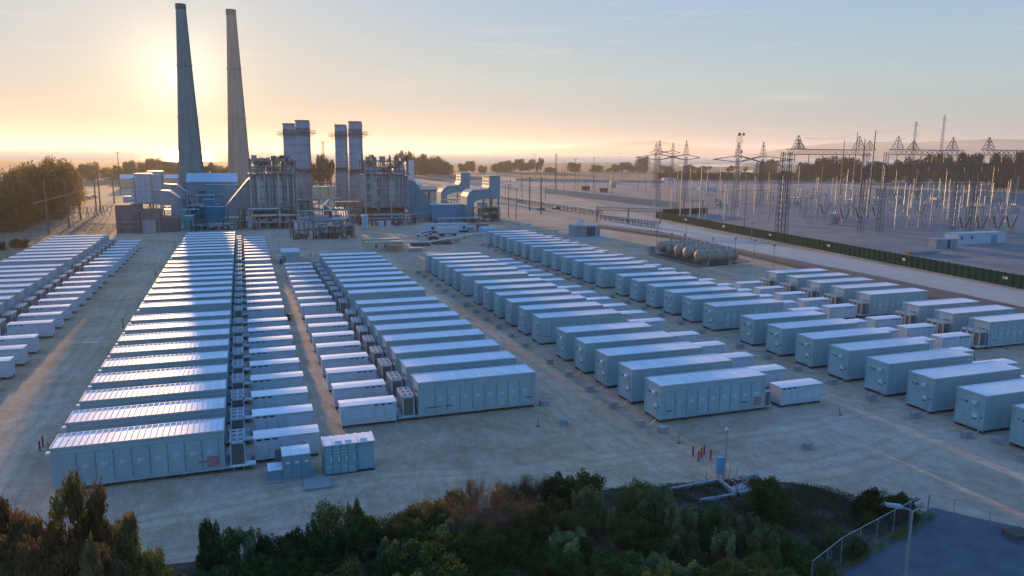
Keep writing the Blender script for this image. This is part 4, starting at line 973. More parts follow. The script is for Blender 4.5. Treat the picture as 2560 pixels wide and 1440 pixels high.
def plant(key, xy, w, h, rnd, name, cat, grp, d=None, part='crown'):
    t = thing(name, '', cat, (xy[0], xy[1], 0), 0, grp)
    rot = rnd.uniform(0, 6.28) if key != 'far_wind' else rnd.uniform(-0.5, 0.5)
    ob(part, rnd.choice(CM[key]), t, None, rot, (w / 2, (d or w) / 2, h))
    ob('trunk', rnd.choice(BR), t, None, rot, (w / 2, w / 2, h * 0.95))
    plants.setdefault((name, grp), []).append(t); return t
# far trees: left px, right px, top py, base py, shape
rnd = random.Random(21)
def far_tree(x0, x1, yt, yb, key='far_dome', grp='trees beyond the yard', name='cypress_tree'):
    px = (x0 + x1) / 2; b = G(px, yb); w = (x1 - x0) / FPX * b.length * 1.0; h = max(3, hz(b, yt))
    return plant(key, b, w * 1.15, h, rnd, name, 'tree', grp, d=min(w, 26) * 1.15)
hl = [(-60, 90, 448, 565), (20, 130, 432, 552), (60, 160, 414, 545), (95, 185, 403, 535), (125, 200, 398, 522), (140, 205, 405, 505), (-80, 40, 462, 580), (-40, 60, 428, 525), (-90, 10, 436, 535), (30, 120, 424, 528), (80, 170, 408, 515), (10, 90, 440, 565), (70, 150, 428, 548), (-120, -20, 425, 540), (40, 100, 414, 515)]
for a in hl: far_tree(*a, 'far_gold', 'dense hedge of tall trees at the far left')
for i, a in enumerate([(207, 249, 406, 452), (190, 222, 412, 450), (250, 292, 418, 450), (292, 330, 405, 446), (318, 360, 402, 444), (352, 382, 397, 444), (370, 412, 394, 442), (400, 432, 404, 442), (425, 455, 402, 441), (508, 535, 407, 441), (525, 560, 412, 441), (550, 580, 416, 441)]):
    far_tree(*a, ('far_gold', 'far_wind')[i % 2], 'hazy trees behind the two chimneys')
for i, a in enumerate([(778, 812, 388, 470), (800, 836, 398, 468), (905, 935, 388, 440), (990, 1022, 378, 440), (1010, 1045, 380, 440), (1030, 1085, 386, 438), (1060, 1115, 392, 437), (1090, 1138, 404, 436), (1148, 1188, 403, 432), (1194, 1217, 414, 432), (1225, 1262, 410, 431), (1240, 1280, 402, 430), (1270, 1310, 398, 430), (1300, 1340, 399, 430), (1340, 1358, 395, 430), (1358, 1392, 418, 431), (1416, 1452, 406, 430), (1470, 1514, 412, 430), (1515, 1545, 418, 430), (1530, 1582, 406, 430), (1570, 1600, 415, 430), (1586, 1622, 392, 430), (1650, 1685, 414, 430), (1708, 1738, 412, 430), (1738, 1775, 415, 431), (1816, 1838, 414, 431), (1858, 1868, 417, 431), (1878, 1925, 404, 434), (1905, 1945, 398, 434)]):
    far_tree(*a, ('far_wind', 'far_dome')[(i * 7 // 3) % 2] if not 5 <= i <= 7 else 'far_dome', 'trees between the switchyard and the sea')
x = 1640
while x < 2010:
    far_tree(x, x + 46, 430 + rnd.uniform(-3, 3), 449, 'far_dome', 'low scrub line behind the switchyard', 'scrub_tree'); x += 27
for i, a in enumerate([(1985, 2035, 408, 452), (2015, 2062, 396, 452), (2045, 2095, 392, 452), (2080, 2130, 393, 452), (2110, 2165, 398, 454), (2145, 2195, 405, 455), (2180, 2235, 405, 456), (2210, 2268, 402, 458), (2262, 2310, 393, 460), (2290, 2345, 388, 458), (2330, 2385, 386, 460), (2375, 2425, 384, 462), (2405, 2450, 388, 462), (2440, 2490, 390, 464), (2470, 2530, 384, 464), (2510, 2570, 380, 470), (2540, 2610, 376, 474), (2488, 2530, 420, 470), (2600, 2660, 380, 470)]):
    far_tree(*a, ('far_dome', 'far_wind')[i % 2], 'tall dark trees behind the right of the switchyard')
for a in [(28, 66, 600, 618), (-6, 12, 612, 626)]: far_tree(*a, 'far_dome', 'low scrub beside the leftmost container row', 'scrub_bush')
# ------------------------------------------------------------------ the thicket in the foreground
OUT = [(-60, 1270), (60, 1300), (110, 1330), (260, 1330), (350, 1390), (470, 1385), (515, 1310), (570, 1335), (640, 1330), (760, 1345), (840, 1285), (940, 1310), (1040, 1275), (1160, 1240), (1215, 1275), (1300, 1255), (1370, 1225), (1480, 1225), (1560, 1235), (1680, 1262), (1790, 1290), (1880, 1250), (1960, 1290), (2030, 1330), (2100, 1380)]
def outline(x):
    for (a, b_), (c, d) in zip(OUT, OUT[1:]):
        if a <= x <= c: return b_ + (d - b_) * (x - a) / (c - a)
    return OUT[-1][1] + (x - 2100)
GR = 'bushes of the dark thicket in the foreground'
def bush(key, px, pytop, h, w, name=None, grp=GR):
    if key not in ('red', 'gum'): h *= 0.82; w *= 1.05; pytop += 8
    p = G(px, pytop, h * 0.93); nm = name or {'dark': 'dark_green_bush', 'olive': 'olive_bush', 'light': 'pale_willow_bush', 'red': 'red_brown_tree', 'gum': 'olive_gum_tree', 'twig': 'dry_twig_bush'}[key]
    return plant(key, p, w, h, rnd, nm, 'bush' if key not in ('red', 'gum') else 'tree', grp, part='foliage')
for px, py, h, w in [(170, 1203, 10, 6.2), (236, 1222, 9, 4.6), (75, 1285, 9, 5), (15, 1262, 9, 4.6), (130, 1335, 9, 5), (300, 1300, 8, 3.6), (30, 1350, 8.5, 6), (215, 1375, 8, 5), (335, 1360, 7, 4), (285, 1395, 7, 5.5), (90, 1400, 8, 6), (395, 1385, 6, 4), (-30, 1330, 9, 7)]:
    bush('red' if rnd.random() < 0.55 else 'gum', px, py + 14, h, w * 0.92)
for key, px, py, h, w in [('dark', 520, 1298, 5.0, 1.9), ('dark', 560, 1328, 4, 3), ('light', 622, 1318, 4, 3.4), ('dark', 690, 1338, 3, 4), ('dark', 755, 1335, 3.4, 4.6), ('olive', 842, 1268, 4, 4.6), ('light', 888, 1258, 4, 2.4), ('dark', 905, 1300, 3.6, 4), ('olive', 960, 1290, 3.2, 4), ('olive', 1010, 1290, 3.0, 3.6), ('olive', 1062, 1248, 3.2, 3.8), ('dark', 1100, 1270, 3, 4), ('olive', 1140, 1236, 2.8, 4.2), ('twig', 1187, 1195, 4.4, 2.1), ('twig', 1235, 1235, 5.2, 8.6), ('dark', 1243, 1222, 2.0, 1.6), ('twig', 1268, 1200, 2.8, 2.6), ('dark', 1300, 1212, 2.4, 3.4), ('twig', 1338, 1183, 4.2, 3.2), ('dark', 1395, 1190, 3.4, 4.2), ('dark', 1455, 1187, 3.8, 4.6), ('light', 1470, 1222, 4.2, 4.0), ('dark', 1380, 1260, 3.6, 5.2), ('dark', 1330, 1290, 3.6, 4.6), ('light', 1535, 1270, 4.4, 1.4), ('olive', 1585, 1207, 3.2, 4.0), ('light', 1640, 1214, 3.8, 4.6), ('light', 1700, 1268, 4.0, 4.2), ('dark', 1760, 1270, 3.4, 4), ('dark', 1915, 1198, 4.0, 4.4), ('dark', 1955, 1236, 3.6, 3.4), ('light', 1850, 1285, 4.6, 4.2), ('light', 1905, 1315, 4.8, 3.6), ('light', 1820, 1330, 4.4, 3.6), ('dark', 2215, 1228, 3.2, 4.4), ('dark', 2262, 1236, 2.8, 3.2), ('dark', 2165, 1240, 2.2, 2.6), ('dark', 2120, 1330, 2.4, 3.6), ('dark', 2010, 1368, 2.6, 4.0), ('light', 2085, 1318, 3.0, 1.8), ('olive', 2055, 1340, 2.4, 1.8), ('dark', 2180, 1280, 1.6, 2.4), ('dark', 1640, 1290, 3.0, 4.2), ('dark', 1560, 1290, 3.4, 4.6), ('dark', 2045, 1400, 2.4, 3.2)]:
    bush(key, px, py, h, w)
for row in range(5):
    px = 380 + 30 * (row % 2)
    while px < 1990 - 22 * row:
        yy = outline(px) + 48 + row * 46 + rnd.uniform(-10, 14)
        if yy < 1475:
            k = rnd.choices(['dark', 'twig', 'light', 'olive'], [0.64, 0.12, 0.16, 0.08])[0]
            if px < 900 and k in ('olive', 'light') and rnd.random() < 0.6: k = 'dark'
            h = rnd.uniform(2.0, 3.6); bush(k, px, yy, h, h * rnd.uniform(1.1, 1.6))
        px += rnd.uniform(60, 92)
words = {'dark_green_bush': 'dark green leafy bush', 'olive_bush': 'yellow green rounded bush', 'pale_willow_bush': 'pale green upright bush', 'red_brown_tree': 'tall red brown and green tree', 'olive_gum_tree': 'tall loose olive green tree', 'dry_twig_bush': 'brown dry twiggy bush', 'cypress_tree': 'dark tree', 'scrub_tree': 'low scrub tree', 'scrub_bush': 'low olive scrub'}
short = {'dense hedge of tall trees at the far left': 'in the dense mass at far left', 'hazy trees behind the two chimneys': 'in the golden haze by the chimneys', 'trees between the switchyard and the sea': 'before the sea, behind the plant and yard', 'low scrub line behind the switchyard': 'in the scrub behind the yard', 'tall dark trees behind the right of the switchyard': 'in the tall mass at far right', GR: 'in the foreground thicket', 'low scrub beside the leftmost container row': 'by the leftmost container row'}
for (nm, g), L in plants.items(): rank(L, '%s, %%s %s' % (words[nm], short[g]))
# undergrowth: leaf litter and low growth that nobody could count
def sheet(name, pts, z, m, kind='structure'):
    q = MB(); vs = [(p.x, p.y, z) for p in (G(a, b_) for a, b_ in pts)]; q.add(vs, [tuple(range(len(vs)))[::-1]]); o = q.build(name, m)
    if sum((vs[i][0] * vs[(i + 1) % len(vs)][1] - vs[(i + 1) % len(vs)][0] * vs[i][1]) for i in range(len(vs))) > 0: o.data.flip_normals()
    return struct(o, kind)
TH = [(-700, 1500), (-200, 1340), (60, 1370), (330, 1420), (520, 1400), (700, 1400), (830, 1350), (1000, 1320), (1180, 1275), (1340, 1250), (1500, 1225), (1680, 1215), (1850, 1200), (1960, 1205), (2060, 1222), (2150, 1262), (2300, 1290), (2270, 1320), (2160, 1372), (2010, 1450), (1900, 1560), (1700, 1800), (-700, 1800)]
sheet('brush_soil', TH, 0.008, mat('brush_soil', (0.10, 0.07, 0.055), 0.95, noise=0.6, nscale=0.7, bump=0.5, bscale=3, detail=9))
sheet('gravel_lot', [(2330, 1268), (2420, 1290), (2560, 1320), (2900, 1400), (2900, 1900), (1760, 1900), (1880, 1560), (2005, 1450), (2150, 1372), (2262, 1318), (2300, 1286)], 0.012, mat('gravel_lot', (0.11, 0.13, 0.15), 0.95, noise=0.4, nscale=0.5, bump=0.4, bscale=6, detail=9))
def cover(name, poly, n, s, m, seed, z=0.15):
    rng = np.random.default_rng(seed); P2 = np.array([[G(a, b_).x, G(a, b_).y] for a, b_ in poly]); lo = P2.min(0); hi = P2.max(0); pts = rng.uniform(lo, hi, (n * 4, 2))
    ins = np.zeros(len(pts), bool); j = len(P2) - 1
    for i in range(len(P2)):
        xi, yi = P2[i]; xj, yj = P2[j]
        with np.errstate(divide='ignore', invalid='ignore'): c = ((yi > pts[:, 1]) != (yj > pts[:, 1])) & (pts[:, 0] < (xj - xi) * (pts[:, 1] - yi) / (yj - yi) + xi)
        ins ^= c; j = i
    # clumpy: keep where a coarse wave field is high
    f = np.sin(pts[:, 0] * 0.9 + 1.3 * np.sin(pts[:, 1] * 0.7)) * np.sin(pts[:, 1] * 1.1 + 1.7 * np.sin(pts[:, 0] * 0.6)); ins &= f > rng.uniform(-1.1, 0.5, len(pts))
    pts = pts[ins][:n]; n = len(pts); c = np.c_[pts, rng.random(n) * z + 0.02]
    nrm = rng.normal(size=(n, 3)) + [0, 0, 0.6]; nrm /= np.linalg.norm(nrm, axis=1, keepdims=True); t = np.cross(nrm, rng.normal(size=(n, 3))); t /= np.linalg.norm(t, axis=1, keepdims=True); b = np.cross(nrm, t); ss = s * rng.uniform(.5, 1.5, n)[:, None]
    v = np.stack([c - t * ss, c - b * ss * .4, c + t * ss, c + b * ss * .4], 1).reshape(-1, 3); v[:, 2] = np.maximum(v[:, 2], 0.02)
    return struct(ob(name, leafmesh(name, v, m)), 'stuff')
cover('undergrowth', [(500, 1400), (900, 1340), (1180, 1285), (1500, 1232), (1850, 1205), (2060, 1228), (2240, 1300), (2030, 1440), (1800, 1560), (300, 1600)], 42000, 0.09, LM['dark'], 3, 0.5)
cover('undergrowth', [(2000, 1460), (2140, 1375), (2262, 1318), (2300, 1284), (2345, 1292), (2290, 1335), (2180, 1392), (2060, 1470)], 9000, 0.10, LM['olive'], 9, 0.35)
cover('dry_grass', [(1500, 1225), (1880, 1196), (2070, 1218), (2290, 1292), (2120, 1395), (1990, 1330), (1700, 1250)], 16000, 0.10, LM['twig'], 4, 0.22)
cover('dry_grass', [(-200, 560), (120, 548), (300, 560), (280, 582), (60, 640), (-200, 700)], 14000, 0.2, LM['olive'], 5, 0.3)
sheet('far_fields', [(-900, 402), (600, 406), (1290, 412), (2000, 415), (3400, 425), (3400, 478), (2560, 485), (2100, 460), (1700, 452), (1290, 446), (600, 470), (-900, 480)], 0.05, mat('far_fields', (0.15, 0.12, 0.085), 0.95, noise=0.5, nscale=0.012, detail=8))
sheet('shade_painted_field', [(-400, 470), (205, 500), (300, 505), (296, 586), (250, 590), (60, 640), (-400, 760)], 0.006, mat('shade_painted_field', (0.30, 0.22, 0.15), 0.95, noise=0.5, nscale=0.15, bump=0.4, bscale=2, detail=9))  # brown sheet; its darker colour stands in for tree shade on the field
# ------------------------------------------------------------------ far land: lagoon, dunes, hills
WATER = mat('lagoon_water', (0.10, 0.12, 0.13), 0.12, spec=0.8)
sheet('lagoon', [(1690, 411), (1860, 410), (1856, 415), (1800, 418), (1700, 416)], 0.3, WATER)
sheet('lagoon', [(1800, 428), (1885, 426), (1880, 432), (1815, 431)], 0.25, WATER)
sheet('beach', [(1150, 404), (1500, 405), (1900, 407), (2700, 412), (2700, 418), (1900, 411), (1500, 409), (1150, 409)], 0.15, mat('sand', (0.40, 0.34, 0.27), 0.95, noise=0.2, nscale=0.02))
sheet('marsh', [(1290, 433), (1640, 424), (2050, 424), (2050, 447), (1640, 447), (1290, 447)], 0.1, mat('marsh', (0.10, 0.08, 0.055), 0.95, noise=0.3, nscale=0.05))
sheet('concrete_apron', [(1255, 446), (1660, 452), (1660, 462), (1255, 452)], 0.12, CONC)
def ridge(profile, Y, seed):
    r = random.Random(seed); q = MB(); top = []
    for i in range(len(profile) - 1):
        (a, b_), (c, d) = profile[i], profile[i + 1]; n = 8
        for k in range(n): top.append((a + (c - a) * k / n, b_ + (d - b_) * k / n + r.uniform(-0.5, 0.5)))
    top.append(profile[-1]); vs = []; n = len(top)
    for dy, fr in ((-1800, 0.0), (-900, 0.55), (0, 1.0), (1200, 0.4)):
        for px, py in top:
            p = ray(px, py, Y); vs.append((p.x, Y + dy + r.uniform(-100, 100), -2 + (p.z + 2) * fr * (1 if fr == 1 else r.uniform(0.85, 1.1))))
    fs = [(j * n + i, j * n + i + 1, (j + 1) * n + i + 1, (j + 1) * n + i) for j in range(3) for i in range(n - 1)]
    q.add(vs, fs); return struct(q.build('hills', mat('hill_slopes', (0.10, 0.10, 0.08), 0.95, noise=0.3, nscale=0.002), smooth=True))
ridge([(1130, 386), (1250, 377), (1400, 370), (1520, 358), (1640, 352), (1700, 360), (1780, 368), (1950, 372), (2100, 374), (2300, 376)], 17000, 1)
ridge([(1880, 390), (1960, 372), (2060, 360), (2150, 354), (2260, 357), (2400, 351), (2480, 347), (2560, 349), (2800, 345), (3200, 352)], 9500, 2)
# ------------------------------------------------------------------ levee road, railway and fences on the right
PATH = mat('levee_gravel', (0.46, 0.42, 0.36), 0.95, noise=0.25, nscale=0.3, bump=0.3, bscale=2)
BALL = mat('ballast', (0.10, 0.09, 0.085), 0.95, noise=0.35, nscale=1.2, bump=0.5, bscale=4)
YARDM = mat('switchyard_gravel', (0.22, 0.20, 0.195), 0.95, noise=0.4, nscale=0.09, bump=0.2, bscale=3)
sheet('switchyard_gravel', [(1655, 549), (2560, 716), (3300, 800), (3300, 478), (2560, 487), (2100, 462), (1700, 455), (1380, 455), (1340, 470)], 0.01, YARDM)
sheet('levee_road', [(1500, 548), (1655, 556), (1880, 603), (2200, 660), (2560, 729), (3000, 815), (3000, 880), (2560, 766), (2200, 690), (1880, 628), (1650, 577), (1500, 560)], 0.014, PATH)
sheet('ballast', [(1500, 562), (1650, 579), (1880, 630), (2200, 692), (2560, 768), (3000, 884), (3000, 960), (2560, 812), (2200, 722), (1950, 662), (1700, 602), (1500, 572)], 0.018, BALL)
for off, nm in ((0, 0), (1, 0)):
    q = MB(); pts = [(1500, 567 + off * 1.2), (1700, 596 + off * 1.8), (1950, 652 + off * 2.5), (2200, 712 + off * 3), (2560, 797 + off * 4)]
    w = [G(*p, 0.12) for p in pts]; q.path(w, 0.09, 4); struct(q.build('rail', RUST))
q = MB(); a, b_ = G(1655, 588), G(2560, 800); n = 230
for k in range(n):
    p = a + (b_ - a) * (k / n); q.box(p.x - 1.3, p.x + 1.3, p.y - 0.13, p.y + 0.13, 0.02, 0.07)
struct(q.build('sleeper', WOOD), 'stuff')
def panel_fence(label, p0, p1, h, n, pm, postm, name='fence', cat='fence', sign=None, th=0.12, pname='panel', rail=True, nsign=0):
    a, b_ = G(*p0), G(*p1); d = b_ - a; L = d.length; yaw = math.atan2(d.y, d.x); t = thing(name, label, cat, a, yaw); w = L / n
    pm_ = MB().box(0.05, w - 0.05, -th / 2, th / 2, 0.08, h).data(pname, pm); po = MB().box(-0.09, 0.09, -0.09 - th / 2, 0.09 + th / 2, 0, h + 0.15).data('post', postm)
    for k in range(n): ob(pname, pm_, t, (k * w, 0, 0))
    for k in range(n + 1): ob('post', po, t, (k * w, 0, 0))
    if nsign:
        sm = MB(); sm.box(0, 1.6, -th / 2 - 0.06, -th / 2 - 0.02, h * 0.45, h * 0.75)
        sd = sm.data('sign', mat('dark_sign', (0.02, 0.05, 0.04), 0.7))
        for k in range(nsign):
            o = ob('sign', sd, t, (L * (k + 0.9) / (nsign + 0.5), 0, 0)); s2 = MB()
            for i in range(5): s2.box(0.1 + i * 0.3, 0.1 + i * 0.3 + 0.22, -th / 2 - 0.08, -th / 2 - 0.062, h * 0.52, h * 0.68)
            s2.build('lettering', LOGO, o)
    return t
GREEN = mat('green_screen', (0.006, 0.060, 0.040), 0.9, spec=0.05, noise=0.35, nscale=0.8, stretch=(1, 1, 0.3))
panel_fence('long dark green screened fence running along the pale levee road', (1640, 545), (2700, 751), 3.6, 100, GREEN, GREEN, nsign=6)
panel_fence('short dark green screened fence set back in the switchyard', (1656, 538), (1768, 534), 3.4, 14, GREEN, GREEN)
panel_fence('beige concrete panel wall running diagonally left of the switchyard', (1362, 483), (1702, 523), 4.2, 36, mat('beige_panel', (0.48, 0.40, 0.30), 0.9, noise=0.15, nscale=0.5), CONC, 'wall', 'wall')
panel_fence('grey concrete panel wall at the back right of the switchyard', (2190, 494), (2700, 512), 7.5, 60, CONC, CONC, 'wall', 'wall')
panel_fence('low dark wall far behind the panel wall and switchyard', (1290, 452), (1660, 458), 3.0, 30, CONC, CONC, 'wall', 'wall')
# ------------------------------------------------------------------ poles, towers, gantries
poles = []; mesh_cache = {}
def pole(px, py, pytop, r, m, cat='utility pole', arms=(), name='utility_pole', grp='poles of the switchyard', taper=0.65, lab=None):
    b = G(px, py); h = hz(b, pytop); t = thing(name, lab or '', cat, b, YAW, grp)
    MB().lathe(0, 0, [(r, 0), (r * taper, h)], 8).build('shaft', m, t)
    for fr, L in arms:
        q = MB(); q.box(-L / 2, L / 2, -0.12, 0.12, h * fr - 0.12, h * fr + 0.12); q.build('crossarm', m, t)
        for x in (-L / 2 + 0.2, 0, L / 2 - 0.2):
            q = MB(); q.lathe(x, 0, [(0.12, h * fr + 0.12), (0.18, h * fr + 0.4), (0.1, h * fr + 0.7)], 6); q.build('insulator', INSUL, t)
    poles.append(t) if not lab else None; return t
L0 = [(2169, 545, 326), (2147, 520, 347), (2129, 500, 330), (2099, 495, 350)]
for i, (a, b_, c) in enumerate(L0): pole(a, b_, c, 0.45, DSTEEL, name='steel_mast', grp='tall dark masts of the switchyard', taper=0.6, lab='very tall dark tapered mast, %s of the four above the long gantry' % ('rightmost', 'third from left', 'second from left', 'leftmost')[i])
wp = []
for i, (a, b_, c) in enumerate([(122, 585, 448), (173, 570, 448), (202, 550, 450), (242, 535, 436), (252, 530, 427), (286, 508, 427)]):
    wp.append(pole(a, b_, c, 0.42, WOOD, name='wooden_pole', grp='thick poles at the left of the plant', lab='thick wooden pole left of the air intakes, %s from left' % ordw(i)))
pole(302, 487, 379, 0.32, WOOD, arms=((0.97, 3.5), (0.72, 2.5)), name='wooden_pole', grp='thick poles at the left of the plant', lab='tallest wooden pole with crossarm, nearest the left air intake')
for i, (a, b_) in enumerate(((0, 2), (3, 5))):
    q = thing('crossbeam', 'long horizontal beam joining the %s three left wooden poles' % ('front', 'back')[i], 'beam', wp[a].location); d = wp[b_].location - wp[a].location; z = 13.5 if i == 0 else 17
    MB().tube((-d.x * .3, -d.y * .3, z), (d.x * 1.1, d.y * 1.1, z), 0.2, 6).build('beam', WOOD, q)
for a, b_, c, r, ar in [(1334, 450, 384, .3, 3), (1339, 450, 386, .25, 3), (1388, 482, 384, .45, 2), (1391, 481, 386, .35, 0), (1410, 450, 400, .25, 3), (1437, 480, 395, .3, 4), (1483, 472, 392, .35, 3), (1516, 435, 388, .25, 2), (1548, 435, 389, .25, 2), (1324, 527, 442, .45, 5), (1352, 535, 442, .45, 5), (1363, 502, 463, .25, 0), (1305, 505, 440, .25, 0), (1430, 478, 461, .2, 0), (1241, 430, 382, .3, 0), (960, 398, 363, .25, 0), (1618, 492, 400, .3, 0), (1623, 492, 405, .3, 0), (1692, 495, 400, .3, 0), (1700, 552, 410, .32, 0), (1725, 553, 465, .3, 0), (1748, 557, 413, .3, 0), (1810, 550, 460, .3, 0), (1834, 553, 465, .3, 0), (1860, 575, 440, .25, 0), (1886, 450, 405, .3, 0), (1894, 450, 405, .3, 0), (1950, 560, 440, .3, 0), (1921, 555, 455, .28, 0), (1975, 520, 440, .25, 0), (1290, 550, 470, .25, 0), (1271, 545, 460, .25, 0)]:
    pole(a, b_, c, r, STEEL if r < .3 else (WOOD if ar else GALV), arms=((0.96, ar),) if ar else ())
r_ = random.Random(4)
for k in range(46):                                    # bus supports of the switchyard in their ranks
    px = 1640 + (k % 23) * 40 + r_.uniform(-8, 8); py = (540 if k < 23 else 505) + r_.uniform(-6, 6) + max(0, (px - 2100) * 0.05)
    pole(px, py, py - r_.uniform(55, 95), 0.22, GALV)
for k in range(9): pole(2236 + k * 29.5, 572 - k, 457, 0.26, GALV)
for k in range(44):
    px = r_.uniform(1660, 2545); py = r_.uniform(482, 540) + max(0, (px - 2150) * 0.05); pole(px, py, py - r_.uniform(45, 90), r_.choice((0.2, 0.24, 0.28)), r_.choice((GALV, GALV, STEEL)))
for k in range(26):
    px = r_.uniform(1262, 1640); py = r_.uniform(452, 492); pole(px, py, py - r_.uniform(25, 60), 0.22, r_.choice((GALV, STEEL, WOOD)))
rank(poles, 'slender pole of the switchyard, %s')
portals = []
def portal(px, py, w, h, m):
    t = thing('portal_frame', '', 'portal frame', G(px, py), YAW, 'steel portal frames of the switchyard'); q = MB()
    for x in (0, w): q.tube((x, 0, 0), (x, 0, h), 0.2, 6)
    q.tube((-0.8, 0, h), (w + 0.8, 0, h), 0.2, 6); q.build('frame', m, t)
    for k in range(3): x = w * (k + .5) / 3; q = MB(); q.lathe(x, 0, [(0.12, h + .2), (0.22, h + .5), (0.12, h + .9), (0.22, h + 1.2), (0.1, h + 1.7)], 6); q.build('insulator', INSUL, t)
    q = MB()
    for k in range(3): x = w * (k + .5) / 3; q.path([(x, 0, h + 1.7), (x + 1.5, 3.5, h + 1.0), (x + 2.5, 8, h + 1.6)], 0.06, 4)
    q.build('jumper', DSTEEL, t); portals.append(t)
for row, (y0, n_, hh) in enumerate(((552, 13, 10), (533, 15, 9), (516, 17, 11), (500, 18, 9), (486, 18, 10))):
    for k in range(n_): px = 1700 + k * (830 / n_) + r_.uniform(-10, 10); portal(px, y0 + max(0, (px - 2050)) * 0.045 + r_.uniform(-3, 3), r_.uniform(7, 13), hh + r_.uniform(-2, 2), r_.choice((GALV, GALV, STEEL)))
rank(portals, 'steel portal frame with insulators in the switchyard, %s')
# long bus pipes on top of the rank of nine
for i, (dy, x0, x1) in enumerate(((0, 1880, 2452), (3, 1960, 2440), (6, 2050, 2460))):
    b = Face(2236, 572); b.o = b.o + b.n * i * 2.5; z = b.z(2236, 457); t = thing('bus_pipe', 'long pale bus pipe spanning above the switchyard, %s of three' % ('front', 'middle', 'back')[i], 'bus pipe', b.o, YAW)
    a_, c_ = b.s(x0, 456), b.s(x1, 456); q = MB(); q.tube((a_, 0, z), (c_, 0, z), 0.16, 6); q.build('pipe', PIPE, t)
def lattice(q, p, q2, w, w2, n, r=0.06, r2=0.05):
    """square lattice mast from p to q2, side w -> w2"""
    p = Vector(p); q2 = Vector(q2); d = (q2 - p); u = d.normalized(); a = u.cross(Vector((0, 1, 0))) if abs(u.y) < 0.9 else u.cross(Vector((1, 0, 0))); a.normalize(); b = u.cross(a)
    def c(k, i):
        f = k / n; ww = (w + (w2 - w) * f) / 2; sa, sb = ((1, 1), (1, -1), (-1, -1), (-1, 1))[i % 4]; return p + d * f + a * ww * sa + b * ww * sb
    for i in range(4):
        q.tube(c(0, i), c(n, i), r, 4, caps=False)
        for k in range(n): q.tube(c(k, i), c(k + 1, i + 1), r2, 3, caps=False); q.tube(c(k, i + 1), c(k + 1, i), r2, 3, caps=False)
    return q
def gantry(label, px0, px1, pyb, pytop, cols, peaks, m=DSTEEL, grp=None):
    f = Face(px0, pyb); z = f.z(px0, pytop); W = f.s(px1, pytop + 5); t = f.thing('gantry', label, 'gantry', grp)
    bm = MB(); lattice(bm, (0, 0, z), (W, 0, z), 2.2, 2.2, max(6, int(W / 3)), 0.14, 0.08); bm.build('beam', m, t)
    for cpx in cols:
        s = f.s(cpx, pytop + 10); q = MB(); lattice(q, (s, 0, 0), (s, 0, z), 1.9, 1.3, 14, 0.13, 0.05); q.build('column', m, t)
    for ppx, ppy in peaks:
        s = f.s(ppx, pytop); q = MB(); lattice(q, (s, 0, z + 1), (s, 0, f.z(ppx, ppy)), 3.8, 0.15, 4, 0.11, 0.07); q.build('peak', m, t)
    for k in range(6):
        s = W * (k + 0.5) / 6; q = MB(); q.lathe(s, 0, [(0.1, z - 4.5), (0.2, z - 4.4), (0.2, z - 1.6), (0.1, z - 1.2)], 6); q.build('insulator_string', BROWNI, t)
gantry('long lattice gantry left of the four tall masts, four peaks on it', 1955, 2174, 586, 379, (1958, 1975, 2168), ((1994, 338), (2146, 340), (2173, 352), (1998, 350)))
gantry('middle lattice gantry at right, two peaks on it', 2208, 2405, 581, 380, (2216, 2400), ((2243, 341), (2282, 352), (2380, 343)))
gantry('rightmost lattice gantry running out of frame', 2437, 2640, 580, 381, (2446, 2600), ((2470, 343),))
gantry('rear lattice gantry frame behind the middle one', 2290, 2560, 520, 372 + 40, (2300, 2420, 2540), ())
def delta(label, pxs, pyb, pytop, pybeam, x0, x1):
    f = Face(pxs[0], pyb); t = f.thing('delta_gantry', label, 'gantry', 'diamond armed gantries'); zb = f.z(pxs[0], pybeam)
    for px in pxs:
        s = f.s(px, pybeam); q = MB(); lattice(q, (s, 0, 0), (s, 0, zb), 3.2, 1.5, 13, 0.13, 0.07); lattice(q, (s, 0, zb), (s, 0, f.z(px, pytop)), 3.6, 0.2, 5, 0.11, 0.07); q.build('tower', DSTEEL, t)
    a, b_ = f.s(x0, pybeam), f.s(x1, pybeam); n = len(pxs); pts = sorted(f.s(p, pybeam) for p in pxs); ends = [a] + pts + [b_]
    for y in (-2.5, 2.5):
        q = MB()
        for s0, s1 in zip(ends, ends[1:]):
            mid = (s0 + s1) / 2; up = 1.6 if s0 in pts and s1 in pts else 0
            if up: q.path([(s0, 0, zb + 1.8), (mid, y, zb + 0.2), (s1, 0, zb + 1.8)], 0.22, 4); q.path([(s0, 0, zb - 2.2), (mid, y, zb - 0.1), (s1, 0, zb - 2.2)], 0.22, 4)
            else:
                e, i_ = (s0, s1) if s0 == a else (s1, s0); q.tube((e, y * .1, zb - 0.4), (i_, 0, zb + 2.0), 0.22, 4); q.tube((e, y * .1, zb - 0.4), (i_, 0, zb - 2.2), 0.22, 4)
        q.build('arm', DSTEEL, t)
delta('left diamond armed lattice gantry with two sharp peaks', (1648, 1715), 505, 351, 392, 1590, 1750)
delta('right diamond armed lattice gantry beside the dish tower', (1845, 1907), 520, 354, 397, 1784, 1985)
delta('far diamond armed lattice gantry behind the left one', (1640, 1682), 470, 356, 380, 1625, 1700)
